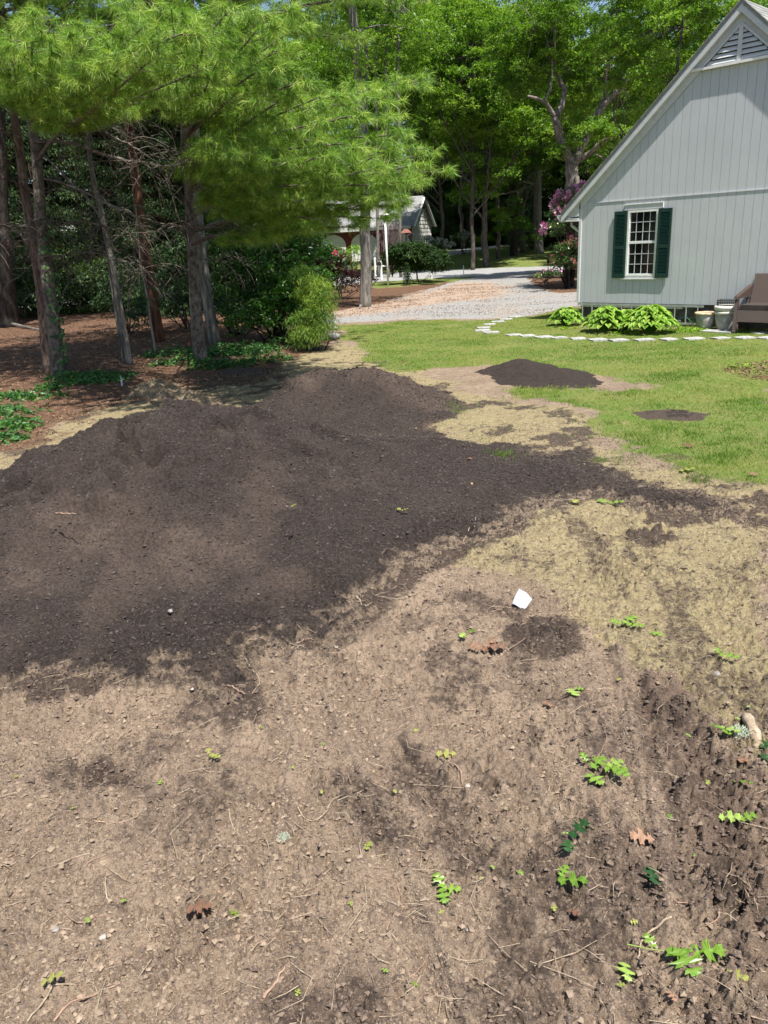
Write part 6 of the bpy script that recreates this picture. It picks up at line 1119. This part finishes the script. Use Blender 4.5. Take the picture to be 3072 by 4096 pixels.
leaf_thing(88, 2138, [(0, 0, -70, .09, .4, .3, .2, .8)], L_YEL2, 'yellow leaf at the bottom left'); leaf_thing(497, 1975, [(0, 0, -130, .06, .5, .6, 0, .2)], L_YEL2, 'rolled yellow-green leaf at lower left of centre'); leaf_thing(792, 1846, [(0, 0, -20, .06, .4, .3, 0, .6)], L_YEL2, 'small bright yellow leaf at lower centre')
leaf_thing(630, 1101, [(0, 0, -30, .07, .2, .4, .1, .9)], L_YEL2, 'pale yellow leaf on the compost face'); leaf_thing(866, 1108, [(0, 0, -80, .08, .3, .2, .1, .9), (0, 0, 30, .06, .3, .2, .1, .6)], L_YEL2, 'forked yellow leaf on the right of the compost'); leaf_thing(452, 1638, [(0, 0, -120, .08, .3, .2, .1, .6), (0, 0, 10, .05, .3, .2, .1, .8)], L_YEL2, 'yellow-green leaf below the compost rim')
leaf_thing(1640, 1030, [(0, 0, 80, .12, .4, .2, .1, .4)], L_RUST, 'brown leaf on the lawn edge', name='dry_oak_leaf'); leaf_thing(1500, 968, [(0, 0, 80, .14, .4, .2, .1, .2)], L_RUST, 'brown leaf lying in the green lawn', name='dry_oak_leaf')
scr = [(275, 1950), (185, 1990), (695, 1712), (350, 1690), (38, 1685), (165, 1750), (1060, 1875), (1095, 1765), (850, 1712), (705, 1612), (905, 1585), (1360, 2000), (1130, 1900), (760, 1965), (632, 1660), (1215, 1805), (1045, 1905), (960, 1975), (825, 2100), (905, 2140), (640, 2160), (1500, 1860), (1330, 2135), (1500, 1335), (1600, 1560), (1340, 1470), (1490, 1490), (1480, 1590), (1525, 1700), (1430, 1430), (1450, 1780), (565, 1580), (1195, 1960), (1620, 1530), (1410, 1350)]
for i, (a, b_) in enumerate(scr): leaf_thing(a, b_, [(0, 0, rg.uniform(0, 360), rg.uniform(.022, .04), rg.uniform(.2, .6), rg.uniform(-.3, .3), 0, rg.random())], L_YEL2 if i % 3 else L_FRESH, 'torn scrap of green leaf on the bare soil', 'leaf scrap', 'leaf_scrap', group='torn green leaf scraps on the soil', lift=.01)
# white tag, pebbles, lichen, root
M_TAG = simple('white_plastic_tag', (.40, .42, .45), (.50, .52, .54), 12, .5, .4, 15, bdist=.02); p = onsurf(1128, 1312, .01)
U = np.linspace(0, 1, 7); V = []; 
for v in U:
    for u in U:
        X0 = np.array([-.075, -.02, 0.03])*(1-u)*(1-v)+np.array([.01, -.065, .005])*u*(1-v)+np.array([-.005, .085, .10])*(1-u)*v+np.array([.07, .0, .055])*u*v; V.append(X0+np.array([0, 0, .006*math.sin(u*7+v*4)]))
F = [[i*7+j, i*7+j+1, (i+1)*7+j+1, (i+1)*7+j] for i in range(6) for j in range(6)]; q = MB(); q.add(V, F); o = q.build('plant_tag', M_TAG, None, True); o.location = p; o.modifiers.new('s', 'SOLIDIFY').thickness = .0015; tag(o, 'white plastic tag stuck in the soil', 'plastic tag')
q = MB(); q.add([(0, 0, -.03), (.035, 0, -.03), (.045, .004, .09), (.012, .004, .17), (0, .003, -.03), (.035, .003, -.03), (.045, .007, .09), (.012, .007, .17)], [[0, 1, 2, 3], [7, 6, 5, 4], [0, 4, 5, 1], [1, 5, 6, 2], [2, 6, 7, 3], [3, 7, 4, 0]]); o = q.build('plant_tag', M_TAG, None); o.location = onsurf(262, 836, .05); tag(o, 'white upright tag on the left side of the debris mound', 'plastic tag')
def pebble(px, py, r, mat, label, cat='pebble', name='pebble'):
    r = r*.62; q = MB(); th = np.linspace(0, np.pi, 8); q.lathe([(r*math.sin(a)+.0003, -r*.6*math.cos(a)) for a in th], 12); V = q.v[0]; V += (fbm(V[:, 0]*2/r+px, V[:, 1]*2/r+V[:, 2]*3/r, 3, 1)-.5)[:, None]*r*.7; o = q.build(name, mat, None, True); o.location = onsurf(px, py, r*.3); return tag(o, label, cat)
M_PB = simple('grey_pebble', (.17, .15, .14), (.30, .27, .25), 60, .8, .3); M_PW = simple('pale_pebble', (.30, .26, .22), (.42, .38, .33), 50, .7, .2)
for a, b_, r0, mt, lab in [(1547, 1458, .035, M_PB, 'round grey pebble in the straw at right'), (222, 2027, .024, M_PW, 'whitish pebble in the lower left soil'), (120, 2010, .022, M_PB, 'grey pebble near the left edge of the soil'), (1160, 1382, .022, M_PW, 'white pebble on the dark dollop'), (725, 1400, .026, M_PW, 'cream pebble on the lower right rim of the compost'), (1475, 1140, .03, M_DIRT, 'black clod on the dry straw'), (825, 1312, .018, M_DIRT, 'black clod at the compost foot'), (368, 1322, .03, M_PB, 'brown clod on the lower compost'), (415, 1490, .016, M_PW, 'tan pebble below the compost'), (287, 1890, .007, M_PW, 'tiny white pebble at lower left'), (1560, 1500, .02, M_PB, 'flat pebble below the round grey one'), (1010, 2010, .012, M_PB, 'small grey pebble at bottom centre'), (1010, 1700, .02, M_PW, 'pale pebble at centre')]: pebble(a, b_, r0, mt, lab)
q = MB(); Q = spline([onsurf(1612, 1560, .03), onsurf(1618, 1580, .045), onsurf(1628, 1600, .04), onsurf(1634, 1625, .02)], 14); c0 = Q.mean(0); q.tube(Q-c0, .026+.004*np.sin(np.arange(14)*.9), 12, wob=.05); o = q.build('root_chunk', M_STICK, None, True); o.location = c0; tag(o, 'thick gnarled root chunk at the right edge', 'root')
def lichen(px, py, r, label):
    p = onsurf(px, py, r*.3); n = int(420); c = unit(rg.normal(size=(n, 3)))*r*rg.random((n, 1))**.5; c[:, 2] = abs(c[:, 2])*.7; V, F, t_ = leaf_quads(c, rg.normal(size=(n, 3))+c/r, rg.normal(size=(n, 3)), r*.28, r*.07, .1, rg.random(n)); o = mesh_np('lichen', V, F, bpy.data.materials.get('lichen') or leafmat('lichen', ((.30, .36, .26), (.48, .55, .42), (.62, .68, .55)), .9, .2, .1, (1, 1, 1)), None, False, {'tint': t_}); o.location = p; return tag(o, label, 'lichen')
lichen(1597, 1590, .05, 'larger pale green lichen tuft beside the root chunk'); lichen(612, 1814, .028, 'small whitish lichen tuft at centre left')
